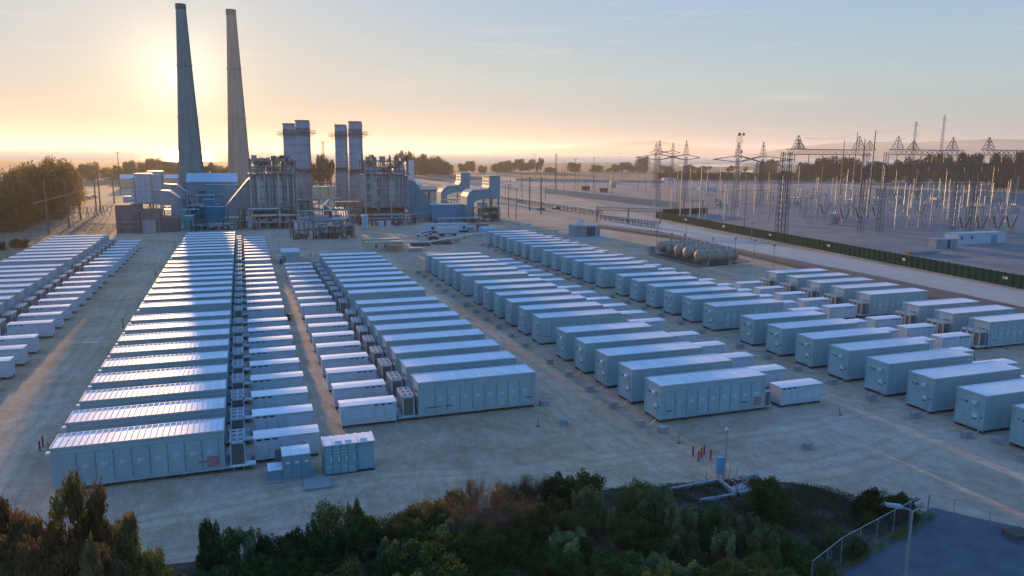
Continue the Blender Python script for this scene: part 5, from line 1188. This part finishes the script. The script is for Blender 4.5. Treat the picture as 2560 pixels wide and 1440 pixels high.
def pylon(px, py, pytop, label, arms=True, w=7):
    b = G(px, py); h = hz(b, pytop); t = thing('transmission_tower', label, 'pylon', b, 0.3, 'steel lattice pylons'); q = MB(); lattice(q, (0, 0, 0), (0, 0, h * 0.55), w, 2.4, 8, 0.24, 0.13); lattice(q, (0, 0, h * 0.55), (0, 0, h), 2.4, 1.6, 9, 0.22, 0.12); q.build('mast', STEEL, t)
    if arms:
        for fr, L in ((0.62, 6), (0.78, 7.5), (0.94, 6)):
            for sd in (-1, 1):
                q = MB(); q.tube((sd * 0.8, 0.6, h * fr), (sd * L, 0, h * fr), 0.12, 4); q.tube((sd * 0.8, -0.6, h * fr), (sd * L, 0, h * fr), 0.12, 4); q.tube((sd * 0.8, 0, h * fr + 2), (sd * L, 0, h * fr), 0.12, 4); q.build('arm', GALV, t)
                q = MB(); q.tube((sd * L, 0, h * fr), (sd * L, 0, h * fr - 2.6), 0.14, 5); q.build('insulator_string', BROWNI, t)
pylon(2276, 452, 304, 'pale lattice pylon with six arms, left of the two tallest')
pylon(2345, 448, 288, 'tallest lattice pylon with six arms, right of the two')
pylon(810, 455, 352, 'small lattice pylon in the haze between the two stack pairs')
t = thing('antenna_tower', 'lattice antenna tower carrying dark round dishes', 'antenna tower', G(1842, 452)); h = hz(t.location, 334); q = MB(); lattice(q, (0, 0, 0), (0, 0, h), 7, 5.5, 14, 0.2, 0.12); q.build('mast', GALV, t)
for x, z, r in ((-1.2, 0.985, 2.3), (4.0, 0.985, 1.9), (2.6, 0.62, 1.7), (2.5, 0.84, 0.9)):
    q = MB(); q.tube((x, -4.2, h * z), (x, -3.0, h * z), r, 16); q.tube((x, -3.0, h * z), (x, -0.5, h * z), 0.25, 6); q.build('dish', mat('dish_blue', (0.10, 0.15, 0.22), 0.5), t)
# circuit breakers with V bushings, disconnect stands, transformers
brk = []
def breaker(px, py, sc=1.0):
    t = thing('circuit_breaker', '', 'circuit breaker', G(px, py), YAW, 'circuit breakers with slanted brown bushings'); q = MB(); q.box(-1.6, 1.6, -0.8, 0.8, 1.0, 2.2); q.build('tank', GALV, t)
    q = MB()
    for x in (-1.4, 1.4):
        for y in (-0.7, 0.7): q.box(x - 0.08, x + 0.08, y - 0.08, y + 0.08, 0, 1.0)
    q.build('leg', GALV, t)
    for sd in (-1, 1):
        q = MB(); p = Vector((sd * 0.8, 0, 2.2)); e = Vector((sd * 3.2 * sc, 0, 2.2 + 5.5 * sc))
        for k in range(8): a = p + (e - p) * k / 8; b_ = p + (e - p) * (k + 1) / 8; q.tube(a, b_, 0.42, 8, 0.26)
        q.build('bushing', BROWNI, t); q = MB(); q.tube(e, e + (e - p).normalized() * 0.7, 0.3, 8); q.build('bushing_cap', GALV, t)
    brk.append(t)
for a, b_ in ((2110, 558), (2148, 556), (2190, 553), (2408, 583), (2450, 585), (2492, 584), (2525, 583), (2060, 545), (2300, 545), (2500, 545)): breaker(a, b_)
rank(brk, 'circuit breaker with two slanted brown bushings, %s in the switchyard')
dis = []
def stand(px, py, h=4.0):
    t = thing('disconnect_switch', '', 'disconnect switch', G(px, py), YAW, 'disconnect switches on steel frames'); q = MB()
    for x in (-1.6, 1.6): q.tube((x * 1.5, 0, 0), (x * 0.5, 0, h), 0.13, 4); q.tube((x * 0.2, 0, 0), (x * 0.9, 0, h), 0.13, 4)
    q.box(-2.4, 2.4, -0.15, 0.15, h, h + 0.25); q.build('frame', GALV, t)
    for x in (-2.0, 0, 2.0):
        q = MB(); q.lathe(x, 0, [(0.16, h + .25), (0.28, h + .5), (0.16, h + .8), (0.28, h + 1.1), (0.16, h + 1.4), (0.28, h + 1.7), (0.14, h + 2.1), (0.26, h + 2.4), (0.12, h + 2.8)], 7); q.build('insulator', INSUL, t)
    q = MB(); q.tube((-2.6, 0, h + 2.9), (2.6, 0, h + 3.1), 0.08, 5); q.build('blade', PIPE, t); dis.append(t)
for k in range(15): stand(2030 + k * 33 + r_.uniform(-7, 7), 560 + k * 0.6 + r_.uniform(-8, 3))
for k in range(17): stand(1690 + k * 27 + r_.uniform(-7, 7), 498 + r_.uniform(-7, 7), 3.5)
for k in range(10): stand(2180 + k * 38 + r_.uniform(-9, 9), 528 + r_.uniform(-7, 7), 4)
for k in range(22): stand(2010 + k * 25 + r_.uniform(-7, 7), 540 + r_.uniform(-5, 5) + k * 0.5, 4.5)
for k in range(20): stand(1760 + k * 34 + r_.uniform(-7, 7), 515 + r_.uniform(-5, 5), 4)
for k in range(10): stand(1262 + k * 13, 474 + r_.uniform(-5, 5), 3.5)
for k in range(8): stand(130 + k * 20, 545 + r_.uniform(-6, 5), 3.0)
rank(dis, 'disconnect switch with three insulators on steel frame, %s')
trf = []
for px, py, w in ((2120, 520, 5), (2185, 515, 6), (2240, 512, 6), (1985, 515, 5), (2330, 518, 6), (2080, 562, 4), (1790, 520, 4), (1530, 470, 4), (2530, 535, 5)):
    t = thing('transformer', '', 'transformer', G(px, py), YAW, 'grey transformers in the switchyard'); q = MB(); q.box(0, w, 0, 3.2, 0.4, 4.0); q.build('tank', CASE, t)
    for k in range(6): q = MB(); q.box(w * (k + .2) / 6, w * (k + .7) / 6, -0.8, -0.02, 0.8, 3.6); q.build('radiator_fin', CASE, t)
    for k in range(3): q = MB(); q.lathe(w * (k + .5) / 3, 1.6, [(0.25, 4.0), (0.35, 4.3), (0.2, 5.0), (0.3, 5.3), (0.12, 6.4)], 8); q.build('bushing', BROWNI, t)
    q = MB(); q.tube((0.3, 1.6, 4.8), (w - 0.3, 1.6, 4.8), 0.45, 10); q.build('conservator', CASE, t); trf.append(t)
rank(trf, 'grey transformer with bushings and fins, %s in the switchyard')
building('relay_house', 'small white relay house with bright blue door in the switchyard', 'house', 2393, 612, 2511, 586, 6, WHITE2, CASET, wins=((0.06, 0.1, 0.5, 0.8), (0.27, 0.31, 0.5, 0.8)), doors=((0.7, 0.82, 0.82),), doorm=BLUE_PAINT_SHADE)
t_, f_, W1, h1 = building('switch_box', 'grey blue metal switch box left of the white relay house', 'switch box', 2340, 622, 2392, 600, 3.5, CASE, CASE, doors=((0.5, 0.66, .9),), doorm=DARK, ribs=3)
for k in range(4): q = MB(); q.lathe(0.8 + k * W1 / 4.5, 1.0, [(0.2, h1 + .2), (0.3, h1 + .6), (0.1, h1 + 1.2)], 7); q.build('insulator', WHITE2, t_)
t = thing('pipe_pile', 'pile of long pipes with orange ends left of the relay house', 'pipes', G(2276, 636), YAW)
for k in range(7): q = MB(); q.tube((k * 0.1, (k % 4) * 0.62, 0.32 + (k // 4) * 0.52), (12.5 + k * .3, (k % 4) * 0.62, 0.32 + (k // 4) * 0.52), 0.3, 8); q.tube((k * 0.1 - 0.9, (k % 4) * 0.62, 0.32 + (k // 4) * 0.52), (k * 0.1, (k % 4) * 0.62, 0.32 + (k // 4) * 0.52), 0.31, 8, mi=1); q.build('pipe', [CASE, mat('orange_end', (0.45, 0.20, 0.07), 0.7)], t)
# ------------------------------------------------------------------ five horizontal tanks on saddles
TANKM = mat('tank_paint', (0.36, 0.29, 0.21), 0.6, noise=0.35, nscale=0.6)
for i, (px, py) in enumerate(((1650, 638), (1673, 643), (1693, 649), (1715, 655), (1744, 664))):
    t = thing('horizontal_tank', 'long horizontal tank on concrete saddles, %s of five' % ('leftmost and rearmost', 'second from left', 'middle one', 'fourth from left', 'rightmost and nearest')[i], 'tank', G(px, py), YAW, 'row of five horizontal tanks'); r = 1.95; z = 3.0; L = 13.5
    q = MB(); q.tube((0, 0, z), (L, 0, z), r, 22); q.tube((-0.45, 0, z), (0, 0, z), r * 0.8, 22, r, caps=False); q.tube((-0.8, 0, z), (-0.45, 0, z), r * 0.35, 22, r * 0.8, caps=False); q.tube((-0.82, 0, z), (-0.8, 0, z), r * 0.02, 22, r * 0.35, caps=False); q.tube((L, 0, z), (L + .7, 0, z), r, 22, r * 0.5); q.build('shell', TANKM, t, smooth=False)
    for x in (2.3, 10.4): q = MB(); q.box(x, x + 0.9, -1.5, 1.5, 0, 1.5); q.build('saddle', CONC, t)
    for x in (2.0, 5.5, 9.0, 12.4): q = MB(); q.tube((x, 0, z), (x + 0.15, 0, z), r + 0.04, 22); q.build('band', RUST, t)
    for x in (4, 11): q = MB(); q.tube((x, 0, z + r), (x, 0, z + r + 0.7), 0.3, 8); q.build('nozzle', STEEL, t)
building('valve_cabinet', 'grey valve cabinet at the left end of the five tanks', 'cabinet', 1625, 634, 1638, 618, 2, CASE, CONC)
for i, (a, b_, c) in enumerate(((1640, 640, 578), (1677, 645, 585), (1709, 650, 588), (1781, 630, 597), (1835, 662, 596), (1884, 655, 600), (1877, 605, 555), (1932, 668, 612), (1715, 590, 552))):
    pole(a, b_, c, 0.1, DSTEEL, cat='lamp post', name='lamp_post', grp='thin lamp posts around the tanks', lab='thin dark lamp post by tanks and rail, %s from left' % ordw((0, 1, 3, 4, 5, 7, 6, 8, 2)[i]), arms=((0.98, 0.9),))
# pipe bridge beside the levee
def bridge(label, a, b_, z, n, npipe, h2=None, seed=1):
    a, b_ = Vector(a), Vector(b_); a.z = b_.z = 0; d = b_ - a; L = d.length; yaw = math.atan2(d.y, d.x); t = thing('pipe_bridge', label, 'pipe bridge', a, yaw)
    for k in range(n + 1):
        x = L * k / n; q = MB()
        for y in (-1.2, 1.2): q.box(x - 0.15, x + 0.15, y - 0.15, y + 0.15, 0, z)
        q.box(x - 0.12, x + 0.12, -1.04, 1.04, z - 0.4, z - 0.1); q.tube((x, -1.2, 0.2), (x, 1.2, z - 0.4), 0.07, 4); q.build('trestle', STEEL, t)
    for k in range(npipe):
        y = -1.0 + 2.0 * k / max(1, npipe - 1); q = MB(); q.tube((0, y, z + 0.1), (L, y, z + 0.1), 0.2 if k % 2 else 0.28, 7); q.build('pipe', PIPE, t)
    q = MB(); lattice(q, (0, 0, z - 0.9), (L, 0, z - 0.9), 1.4, 1.4, max(4, int(L / 2.5)), 0.08, 0.05); q.build('truss', STEEL, t)
bridge('high pipe bridge crossing above the road left of the green fence', G(1492, 554), G(1650, 560), 7.5, 2, 4)
bridge('long low pipe run going back left towards the air intakes', G(1500, 540), G(1252, 500), 3.0, 14, 4)
bridge('pipe run on low trestles under the high pipe bridge', G(1505, 550), G(1640, 568), 2.6, 9, 4)
t, f_, W2, h2 = building('radiator_skid', 'ribbed grey box unit on a dark pad with a white hood behind', 'radiator unit', 1436, 592, 1500, 566, 6, CASE, CASE, ribs=12, doors=((0.46, 0.8, 0.9),), doorm=DARK)
q = MB(); q.prism([(2.6, h2 + 1.2), (5.2, h2 + 1.6), (4.8, h2 + 2.6), (3.2, h2 + 2.6)], 'y', 2, 4); q.build('hood', WHITE2, t)
q = MB()
for x in (2.9, 4.8): q.box(x, x + 0.15, 2.9, 3.1, h2, h2 + 1.4)
q.build('hood_post', STEEL, t)
sheet('tank_pad', [(1618, 638), (1745, 670), (1880, 655), (1800, 630), (1700, 622)], 0.02, mat('oily_dirt', (0.09, 0.085, 0.085), 0.95, noise=0.4, nscale=0.6))
sheet('skid_pad', [(1425, 592), (1470, 606), (1535, 596), (1500, 584), (1440, 582)], 0.02, CONC)
for i, (a, b_) in enumerate(((1290, 540), (1318, 540))): building('portable_toilet', 'small blue and white portable toilet behind the fifth row, %s one' % ('left', 'right')[i], 'portable toilet', a, b_ + 34, a + 8, b_ + 22, 1.2, WHITE2, BLUE_PAINT_SHADE)
# overhead lines
wires = []
def wire(p, q_, sag, n=10, r=0.06):
    p, q_ = Vector(p), Vector(q_); pts = [p + (q_ - p) * (k / n) - Vector((0, 0, sag * 4 * (k / n) * (1 - k / n))) for k in range(n + 1)]; o = p.copy(); m_ = MB(); m_.path([x - o for x in pts], r, 3)
    w = m_.build('power_line', DSTEEL, None, loc=o); tag(w, '', 'power line', 'overhead power lines'); wires.append(w)
for (a, b_, c), (d, e, f) in (((1334, 450, 384), (1388, 482, 384)), ((1388, 482, 384), (1437, 480, 395)), ((1437, 480, 395), (1483, 472, 392)), ((1483, 472, 392), (1516, 435, 388)), ((1516, 435, 388), (1590, 505, 385)), ((1750, 505, 388), (1784, 520, 398)), ((2169, 545, 330), (2276, 452, 315)), ((2129, 500, 332), (1994, 586, 345)), ((2276, 452, 310), (2345, 448, 300)), ((2345, 448, 300), (2620, 440, 320)), ((302, 487, 381), (500, 470, 392)), ((2147, 520, 350), (2243, 581, 345)), ((1241, 430, 384), (1334, 450, 386))):
    A = G(a, b_); B = G(d, e); A.z = hz(A, c); B.z = hz(B, f); wire(A, B, 2.0)
rank(wires, 'thin overhead power line, %s')
# ------------------------------------------------------------------ small things in the yard
index_kids()
def group_copy(mk, places, fmt, grp, yaw=YAW):
    src = None; out = []
    for p in places:
        if src is None: src = mk(); index_kids(); o = src
        else: o = copy_tree(src)
        o.location = p; o.rotation_euler = (0, 0, yaw); o['group'] = grp; out.append(o)
    for i, o in enumerate(out): o['label'] = fmt(i)
    return out
def mk_block():
    t = thing('concrete_block', '', 'concrete block'); q = MB(); q.box(-0.55, 0.55, -0.4, 0.4, 0, 0.75); q.box(-0.5, 0.5, -0.35, 0.35, 0.75, 0.85); q.build('block', CONC, t)
    q = MB(); q.path([(0.55, 0, 0.35), (1.1, -0.25, 0.06), (1.6, 0.15, 0.06), (2.4, 0.3, 0.6)], 0.045, 5); q.build('conduit', PIPE, t); return t
rows_d = {k: (u0, g) for k, u0, g, _ in rows}
for key, nm in (('N', 'fourth'), ('O', 'fifth')):
    u0, gs = rows_d[key]; pl = [UV(u0 - 2.9, v0 - SP * j - W_ - 0.2) for v0, n in gs for j in range(n)]; tot = len(pl)
    group_copy(mk_block, pl, lambda i: 'small concrete block with conduit by the %s row, %s from near end' % (nm, ordw(tot - 1 - i)), 'concrete blocks by the container ends')
for i, (a, b_) in enumerate(((1361, 1013), (1657, 1080), (2018, 1120), (2490, 1107), (1411, 1060))):
    q = MB(); q.box(-0.6, 0.6, -0.45, 0.45, 0, 0.7); o = q.build('concrete_block', CONC, loc=G(a, b_), rotz=YAW + 0.3 * i); tag(o, 'loose concrete block on the open dirt, %s from left' % ordw((0, 2, 3, 4, 1)[i]), 'concrete block')
# cable trays between the second row and its cabinets
def mk_tray():
    t = thing('cable_tray', '', 'cable tray'); q = MB(); q.box(0, 2.6, -0.35, 0.35, 0.62, 0.66); q.box(0, 2.6, -0.4, -0.35, 0.6, 0.8); q.box(0, 2.6, 0.35, 0.4, 0.6, 0.8); q.build('tray', ROOFM, t)
    for x in (0.3, 1.3, 2.3): q = MB(); q.box(x, x + 0.1, -0.3, 0.3, 0, 0.6); q.build('support', GALV, t)
    return t
u0, gs = rows_d['L']; pl = [UV(u0 + L_ + 2.65 - 2.3, v0 - SP * j - W_ - 0.3) for v0, n in gs for j in range(n)]
pl = [UV(-0.55 - 0.0, v0 - SP * j - W_ + 0.2) - AX * 2.1 for v0, n in gs for j in range(n)]; tot = len(pl)
group_copy(mk_tray, pl, lambda i: 'pale cable tray between second row and its cabinets, %s from near end' % ordw(tot - 1 - i), 'cable trays beside the second row')
# bollards
def bollard(px, py, m, label, grp, h=1.3):
    t = thing('bollard', label, 'bollard', G(px, py), 0, grp); q = MB(); q.lathe(0, 0, [(0.11, 0.1), (0.11, h - 0.05), (0.08, h)], 12); q.build('post', m, t); q = MB(); q.lathe(0, 0, [(0.28, 0), (0.26, 0.1)], 12); q.build('footing', CONC, t)
for i, (a, b_) in enumerate(((1732, 1141), (1746, 1153), (1753, 1146), (1760, 1138), (1776, 1151))): bollard(a, b_, RED, 'red bollard in the cluster of five near the outfall, %s from left' % ordw(i), 'cluster of five red bollards')
bollard(100, 1129, RED, 'red bollard left of the front container, left of two', 'red bollards at the left'); bollard(108, 1117, RED, 'red bollard left of the front container, right of two', 'red bollards at the left')
bollard(121, 1125, mat('yellow_paint', (0.45, 0.30, 0.05), 0.6), 'yellow bollard beside the two red ones at left', 'red bollards at the left', 1.0)
for i, (a, b_) in enumerate(((308, 820), (389, 692), (437, 617))): bollard(a, b_, RED, 'dark red bollard along the left side of second row, %s from near' % ordw(i), 'red bollards along the second row', 1.9)
for i, (a, b_) in enumerate(((777, 642), (790, 641))): bollard(a, b_, RED, 'red bollard behind the third row, %s of the pair' % ('left', 'right')[i], 'pair of red bollards behind the third row', 1.7)
# flexible delineators
OR = mat('orange_plastic', (0.55, 0.10, 0.03), 0.6)
for i, (a, b_, lean) in enumerate(((1345, 1066, 0), (1697, 1108, 0.0), (2101, 1038, -0.35), (2436, 898, -0.1), (2515, 873, 0.1))):
    t = thing('delineator', 'orange delineator post on a dark base, %s from left' % ordw(i), 'delineator', G(a, b_), 0, 'orange delineator posts'); q = MB(); q.lathe(0, 0, [(0.26, 0), (0.24, 0.08), (0.08, 0.1)], 10); q.build('base', RUST, t); q = MB(); q.tube((0, 0, 0.1), (lean, 0, 1.15), 0.055, 8); q.build('post', OR, t)
q = MB(); q.lathe(0, 0, [(0.42, 0), (0.42, 0.06), (0.3, 0.06), (0.3, 0.01)], 18, cap=False); tag(q.build('concrete_ring', CONC, loc=G(1473, 1117)), 'small concrete ring lying flat on the open dirt', 'concrete ring')
q = MB(); q.path([(0, 0, 0.05), (0.1, 0.5, 0.05), (0.3, 1.0, 0.06), (0.6, 1.4, 0.05)], 0.05, 6); tag(q.build('hose', WHITE2, loc=G(1095, 1092)), 'short curved white hose lying on the dirt', 'hose')
q = MB(); q.box(-1.4, 1.4, -0.6, 0.6, 0, 0.05); tag(q.build('steel_plate', GALV, loc=G(227, 856), rotz=YAW), 'pale steel plate lying on the left dirt track', 'plate')
q = MB(); q.box(-0.45, 0.45, -0.45, 0.45, 0, 1.3); tag(q.build('dark_bin', DSTEEL, loc=G(721, 800), rotz=YAW), 'dark bin between the two narrow cabinet rows', 'bin')
q = MB(); q.box(-0.4, 0.4, -0.4, 0.4, 0, 1.5); tag(q.build('rusty_drum_box', RUST, loc=G(703, 660), rotz=YAW), 'small rusty box at the left of the white shed', 'box')
# foreground switchgear
f = Face(708, 1203); W = f.s(778, 1193); t = f.thing('switchgear_cabinet', 'three door blue grey switchgear cabinet with pale ridged roof, front', 'switchgear'); h = f.z(710, 1141) ; D = 2.4
MB().box(0, W, 0, D, 0.15, h).build('body', BLUEISH, t)
for k in range(3):
    q = MB(); q.box(W * k / 3 + 0.04, W * (k + 1) / 3 - 0.04, -0.05, 0, 0.25, h - 0.1); d = q.build('door', BLUEISH, t)
    q = MB(); q.box(W * k / 3 + 0.35, W * k / 3 + 0.75, -0.07, -0.05, h * 0.68, h * 0.76); q.build('label_plate', LOGO, d)
    q = MB(); q.prism([(-0.1, h), (D + 0.1, h), (D + 0.1, h + 0.1), (D / 2, h + 0.18), (-0.1, h + 0.1)], 'x', W * k / 3 - 0.02, W * (k + 1) / 3 - 0.06); q.build('roof', ROOFM, t)
    q = MB(); q.prism([(-0.12, h), (D + 0.12, h), (D + 0.12, h + 0.16), (D / 2, h + 0.25), (-0.12, h + 0.16)], 'x', W * (k + 1) / 3 - 0.06, W * (k + 1) / 3 + 0.02); q.build('roof_rib', ROOFM, t)
f2 = Face(672, 1206); w2 = f2.s(711, 1200); t = f2.thing('low_cabinet', 'low blue grey cabinet left of the three door switchgear', 'cabinet'); h2 = f2.z(674, 1178); MB().box(0, w2, 0, 2.0, 0.15, h2).build('body', BLUEISH, t); MB().box(-0.05, w2 + 0.05, -0.05, 2.05, h2, h2 + 0.07).build('roof', ROOFM, t)
q = MB(); q.box(w2 * .5, w2 * .5 + 0.9, 2.3, 2.9, 0.15, 2.6); q.build('duct', STEEL, t)
sl = MB(); sl.box(-0.2, W + w2 + 0.4, -0.5, 2.9, -0.1, 0.15); tag(sl.build('concrete_pad', CONC, loc=f2.o, rotz=YAW), 'long concrete pad under the switchgear cabinets', 'concrete pad')
f3 = Face(762, 1230); w3 = f3.s(834, 1220); sl = MB(); sl.box(0, w3, 0, 2.6, 0, 0.28); tag(sl.build('concrete_slab', CONC, loc=f3.o, rotz=YAW), 'bare concrete slab in front of the switchgear cabinets', 'concrete slab')
f = Face(812, 1192); W = f.s(938, 1177); t = f.thing('transformer_enclosure', 'blue grey enclosure with rows of louvres and ridged pale roof', 'transformer enclosure'); h = f.z(809, 1115); D = 2.6
MB().box(0, W * 0.64, 0.1, D, 0.12, h - 0.1).build('body', BLUEISH, t); MB().box(W * 0.64, W, 0.45, D, 0.12, h - 0.1).build('side_body', mat('switchgear_light', (0.30, 0.44, 0.50), 0.5, noise=0.12), t)
MB().box(-0.05, W + 0.05, -0.05, D + 0.05, h - 0.1, h).build('roof', ROOFM, t)
for k in range(7): q = MB(); x = W * k / 6.05; q.prism([(-0.08, h), (D + 0.08, h), (D + 0.08, h + 0.08), (D / 2, h + 0.16), (-0.08, h + 0.08)], 'x', x, x + 0.1); q.build('roof_rib', ROOFM, t)
for x in (W * 0.22, W * 0.42, W * 0.72): q = MB(); q.box(x, x + 0.7, 0.2, 0.7, h, h + 0.3); q.build('roof_vent', ROOFM, t)
for k in range(4):
    x0 = 0.12 + k * (W * 0.64 - 0.2) / 4; x1 = x0 + (W * 0.64 - 0.2) / 4 - 0.06; q = MB(); q.box(x0, x1, 0.04, 0.1, 0.2, h - 0.2); d = q.build('door', CASET, t)
    for zz in ([0.35, 0.62, 0.9] if k != 3 else [0.35, 0.62]) + [h * 0.62, h * 0.72, h * 0.82, h * 0.9]:
        q = MB(); q.prism([(-0.05, zz), (0.04, zz + 0.13), (0.04, zz)], 'x', x0 + 0.08, x1 - 0.08); q.build('louvre', CASET, d)
    q = MB(); q.box(x1 - 0.2, x1 - 0.05, 0.02, 0.04, h * 0.45, h * 0.58); q.build('handle', LOGO, d)
q = MB(); q.box(W * 0.68, W * 0.97, 0.39, 0.44, 0.2, h - 0.2); q.build('door', MATS['switchgear_light'], t)
q = MB(); q.box(0, W, 0.1, D, 0, 0.12); q.build('base', DARK, t)
# outfall: control post, concrete channel, railing
f = Face(1783, 1208); t = f.thing('control_post', 'blue control box on a thin post beside the railing', 'control box'); q = MB(); q.box(0.55, 1.25, 0, 0.5, 0.9, 2.7); q.build('cabinet', mat('control_blue', (0.14, 0.34, 0.48), 0.5), t)
q = MB(); q.tube((1.5, 0.2, 0), (1.5, 0.2, 5.4), 0.05, 6); q.build('post', GALV, t); q = MB(); q.lathe(1.5, 0.2, [(0.12, 5.4), (0.22, 5.55), (0.22, 5.75), (0.1, 5.9)], 10); q.build('lamp', WHITE2, t)
q = MB()
for x in (0.6, 1.2): q.box(x - 0.04, x + 0.04, 0.1, 0.2, 0, 0.9)
q.box(-0.9, -0.85, 0, 0.05, 0, 1.6); q.build('leg', GALV, t)
kb = []
for i, ((a, b_), (c, d), w, h_) in enumerate((((1672, 1228), (1796, 1205), 0.28, 0.35), ((1796, 1205), (1838, 1240), 0.35, 0.45), ((1750, 1255), (1838, 1240), 0.28, 0.3), ((1850, 1196), (1893, 1190), 0.4, 0.3), ((1838, 1232), (1870, 1222), 1.6, 0.3))):
    A, B = G(a, b_), G(c, d); L = (B - A).length; q = MB(); q.box(0, L, -w / 2, w / 2, 0, h_); o = q.build('concrete_kerb', mat('pale_concrete', (0.34, 0.37, 0.40), 0.8, noise=0.2), loc=A, rotz=math.atan2(B.y - A.y, B.x - A.x)); tag(o, ('pale concrete channel wall left of the railing, rear one', 'pale concrete channel end wall by the railing', 'pale concrete channel wall left of the railing, front one', 'short pale kerb just right of the control post', 'grey concrete platform under the railing')[i], 'concrete wall')
A, B, Cc, Dd = G(1798, 1200), G(1842, 1236), G(1870, 1226), G(1825, 1190); t = thing('railing', 'grey steel railing around the small concrete platform', 'railing', A)
for p, q2 in ((A, B), (B, Cc), (Cc, Dd)):
    d = q2 - p; n = max(2, int(d.length / 1.2))
    q = MB()
    for z in (0.75, 1.25): q.tube(p - A + Vector((0, 0, z + .3)), q2 - A + Vector((0, 0, z + .3)), 0.035, 5)
    q.build('rail', GALV, t)
    for k in range(n + 1): x = p - A + d * (k / n); q = MB(); q.tube((x.x, x.y, 0.25), (x.x, x.y, 1.6), 0.04, 5); q.build('post', GALV, t)
# chain link fences at the lower right
def chain(label, pts, h, top=True):
    o = G(*pts[0]); t = thing('chain_link_fence', label, 'fence', o)
    for (a, b_), (c, d) in zip(pts, pts[1:]):
        A, B = G(a, b_) - o, G(c, d) - o; D_ = B - A; L = D_.length; n = max(1, int(round(L / 3.2))); u = D_.normalized()
        for k in range(n + (1 if (c, d) == pts[-1] else 0)): p = A + D_ * (k / n); q = MB(); q.tube((p.x, p.y, 0), (p.x, p.y, h), 0.035, 6); q.build('post', GALV, t)
        q = MB(); q.tube(A + Vector((0, 0, h)), B + Vector((0, 0, h)), 0.03 if top else 0.015, 6); q.build('top_rail', STEEL if not top else GALV, t)
        q = MB(); s = 0.5; m = int(L / s)
        for k in range(-int(h / s), m + 1):
            for sg in (1, -1):
                x0 = k * s if sg > 0 else k * s + h; x1 = x0 + sg * h; z0, z1 = 0.0, h
                if sg > 0:
                    if x0 < 0: z0 = -x0; x0 = 0
                    if x1 > L: z1 = h - (x1 - L); x1 = L
                else:
                    if x0 > L: z0 = x0 - L; x0 = L
                    if x1 < 0: z1 = h + x1; x1 = 0
                if z1 <= z0: continue
                q.tube(A + u * x0 + Vector((0, 0, z0)), A + u * x1 + Vector((0, 0, z1)), 0.0035, 3, caps=False)
        w = q.build('wire_mesh', GALV, t); w['kind'] = 'stuff'
chain('chain link fence with pale top rail climbing from the bottom edge', [(2025, 1478), (2100, 1415), (2270, 1318), (2316, 1300)], 2.6)
chain('dull chain link fence running right from the lamp', [(2318, 1298), (2380, 1312), (2470, 1330), (2580, 1352), (2700, 1380)], 2.6, False)
p = G(2281, 1276, 9.5); t = thing('street_lamp', 'tall grey street lamp with long pale head at bottom right', 'street lamp', (p.x, p.y, 0)); MB().lathe(0, 0, [(0.14, 0), (0.085, 9.4)], 10).build('pole', GALV, t)
q = MB(); q.path([(0, 0, 9.4), (-0.25, 0, 9.55), (-0.8, 0.1, 9.75)], 0.05, 6); q.path([(0, 0, 9.4), (0.45, 0.1, 9.6), (0.7, 0.2, 9.95)], 0.04, 6); q.build('arm', GALV, t)
q = MB(); q.prism([(-1.9, 9.8), (-0.75, 9.65), (-0.75, 9.85), (-1.9, 9.98)], 'y', -0.14, 0.3); q.build('lamp_head', CASE, t)
q = MB(); q.prism([(0.3, 9.75), (0.75, 10.05), (0.7, 10.2), (0.25, 9.9)], 'y', 0.0, 0.35); q.build('lamp_head', CASE, t)
q = MB()
for k in range(5): q.box(0, 2.0, k * 0.35, k * 0.35 + 0.18, 0.5, 0.58)
for x in (0.1, 1.7): q.box(x, x + 0.15, 0, 1.6, 0, 0.5)
tag(q.build('cable_spool_rack', WOOD, loc=G(2536, 1356), rotz=0.2), 'small dark wooden rack at the right edge below the fence', 'rack')
t = thing('concrete_drum', 'small round pale concrete lid in the thicket by the fence', 'concrete drum', G(2066, 1392)); MB().lathe(0, 0, [(0.45, 0), (0.45, 0.6), (0.2, 0.75)], 14).build('shell', CONC, t)
# bright tyre-worn tracks and patches of the yard, flat on the dirt
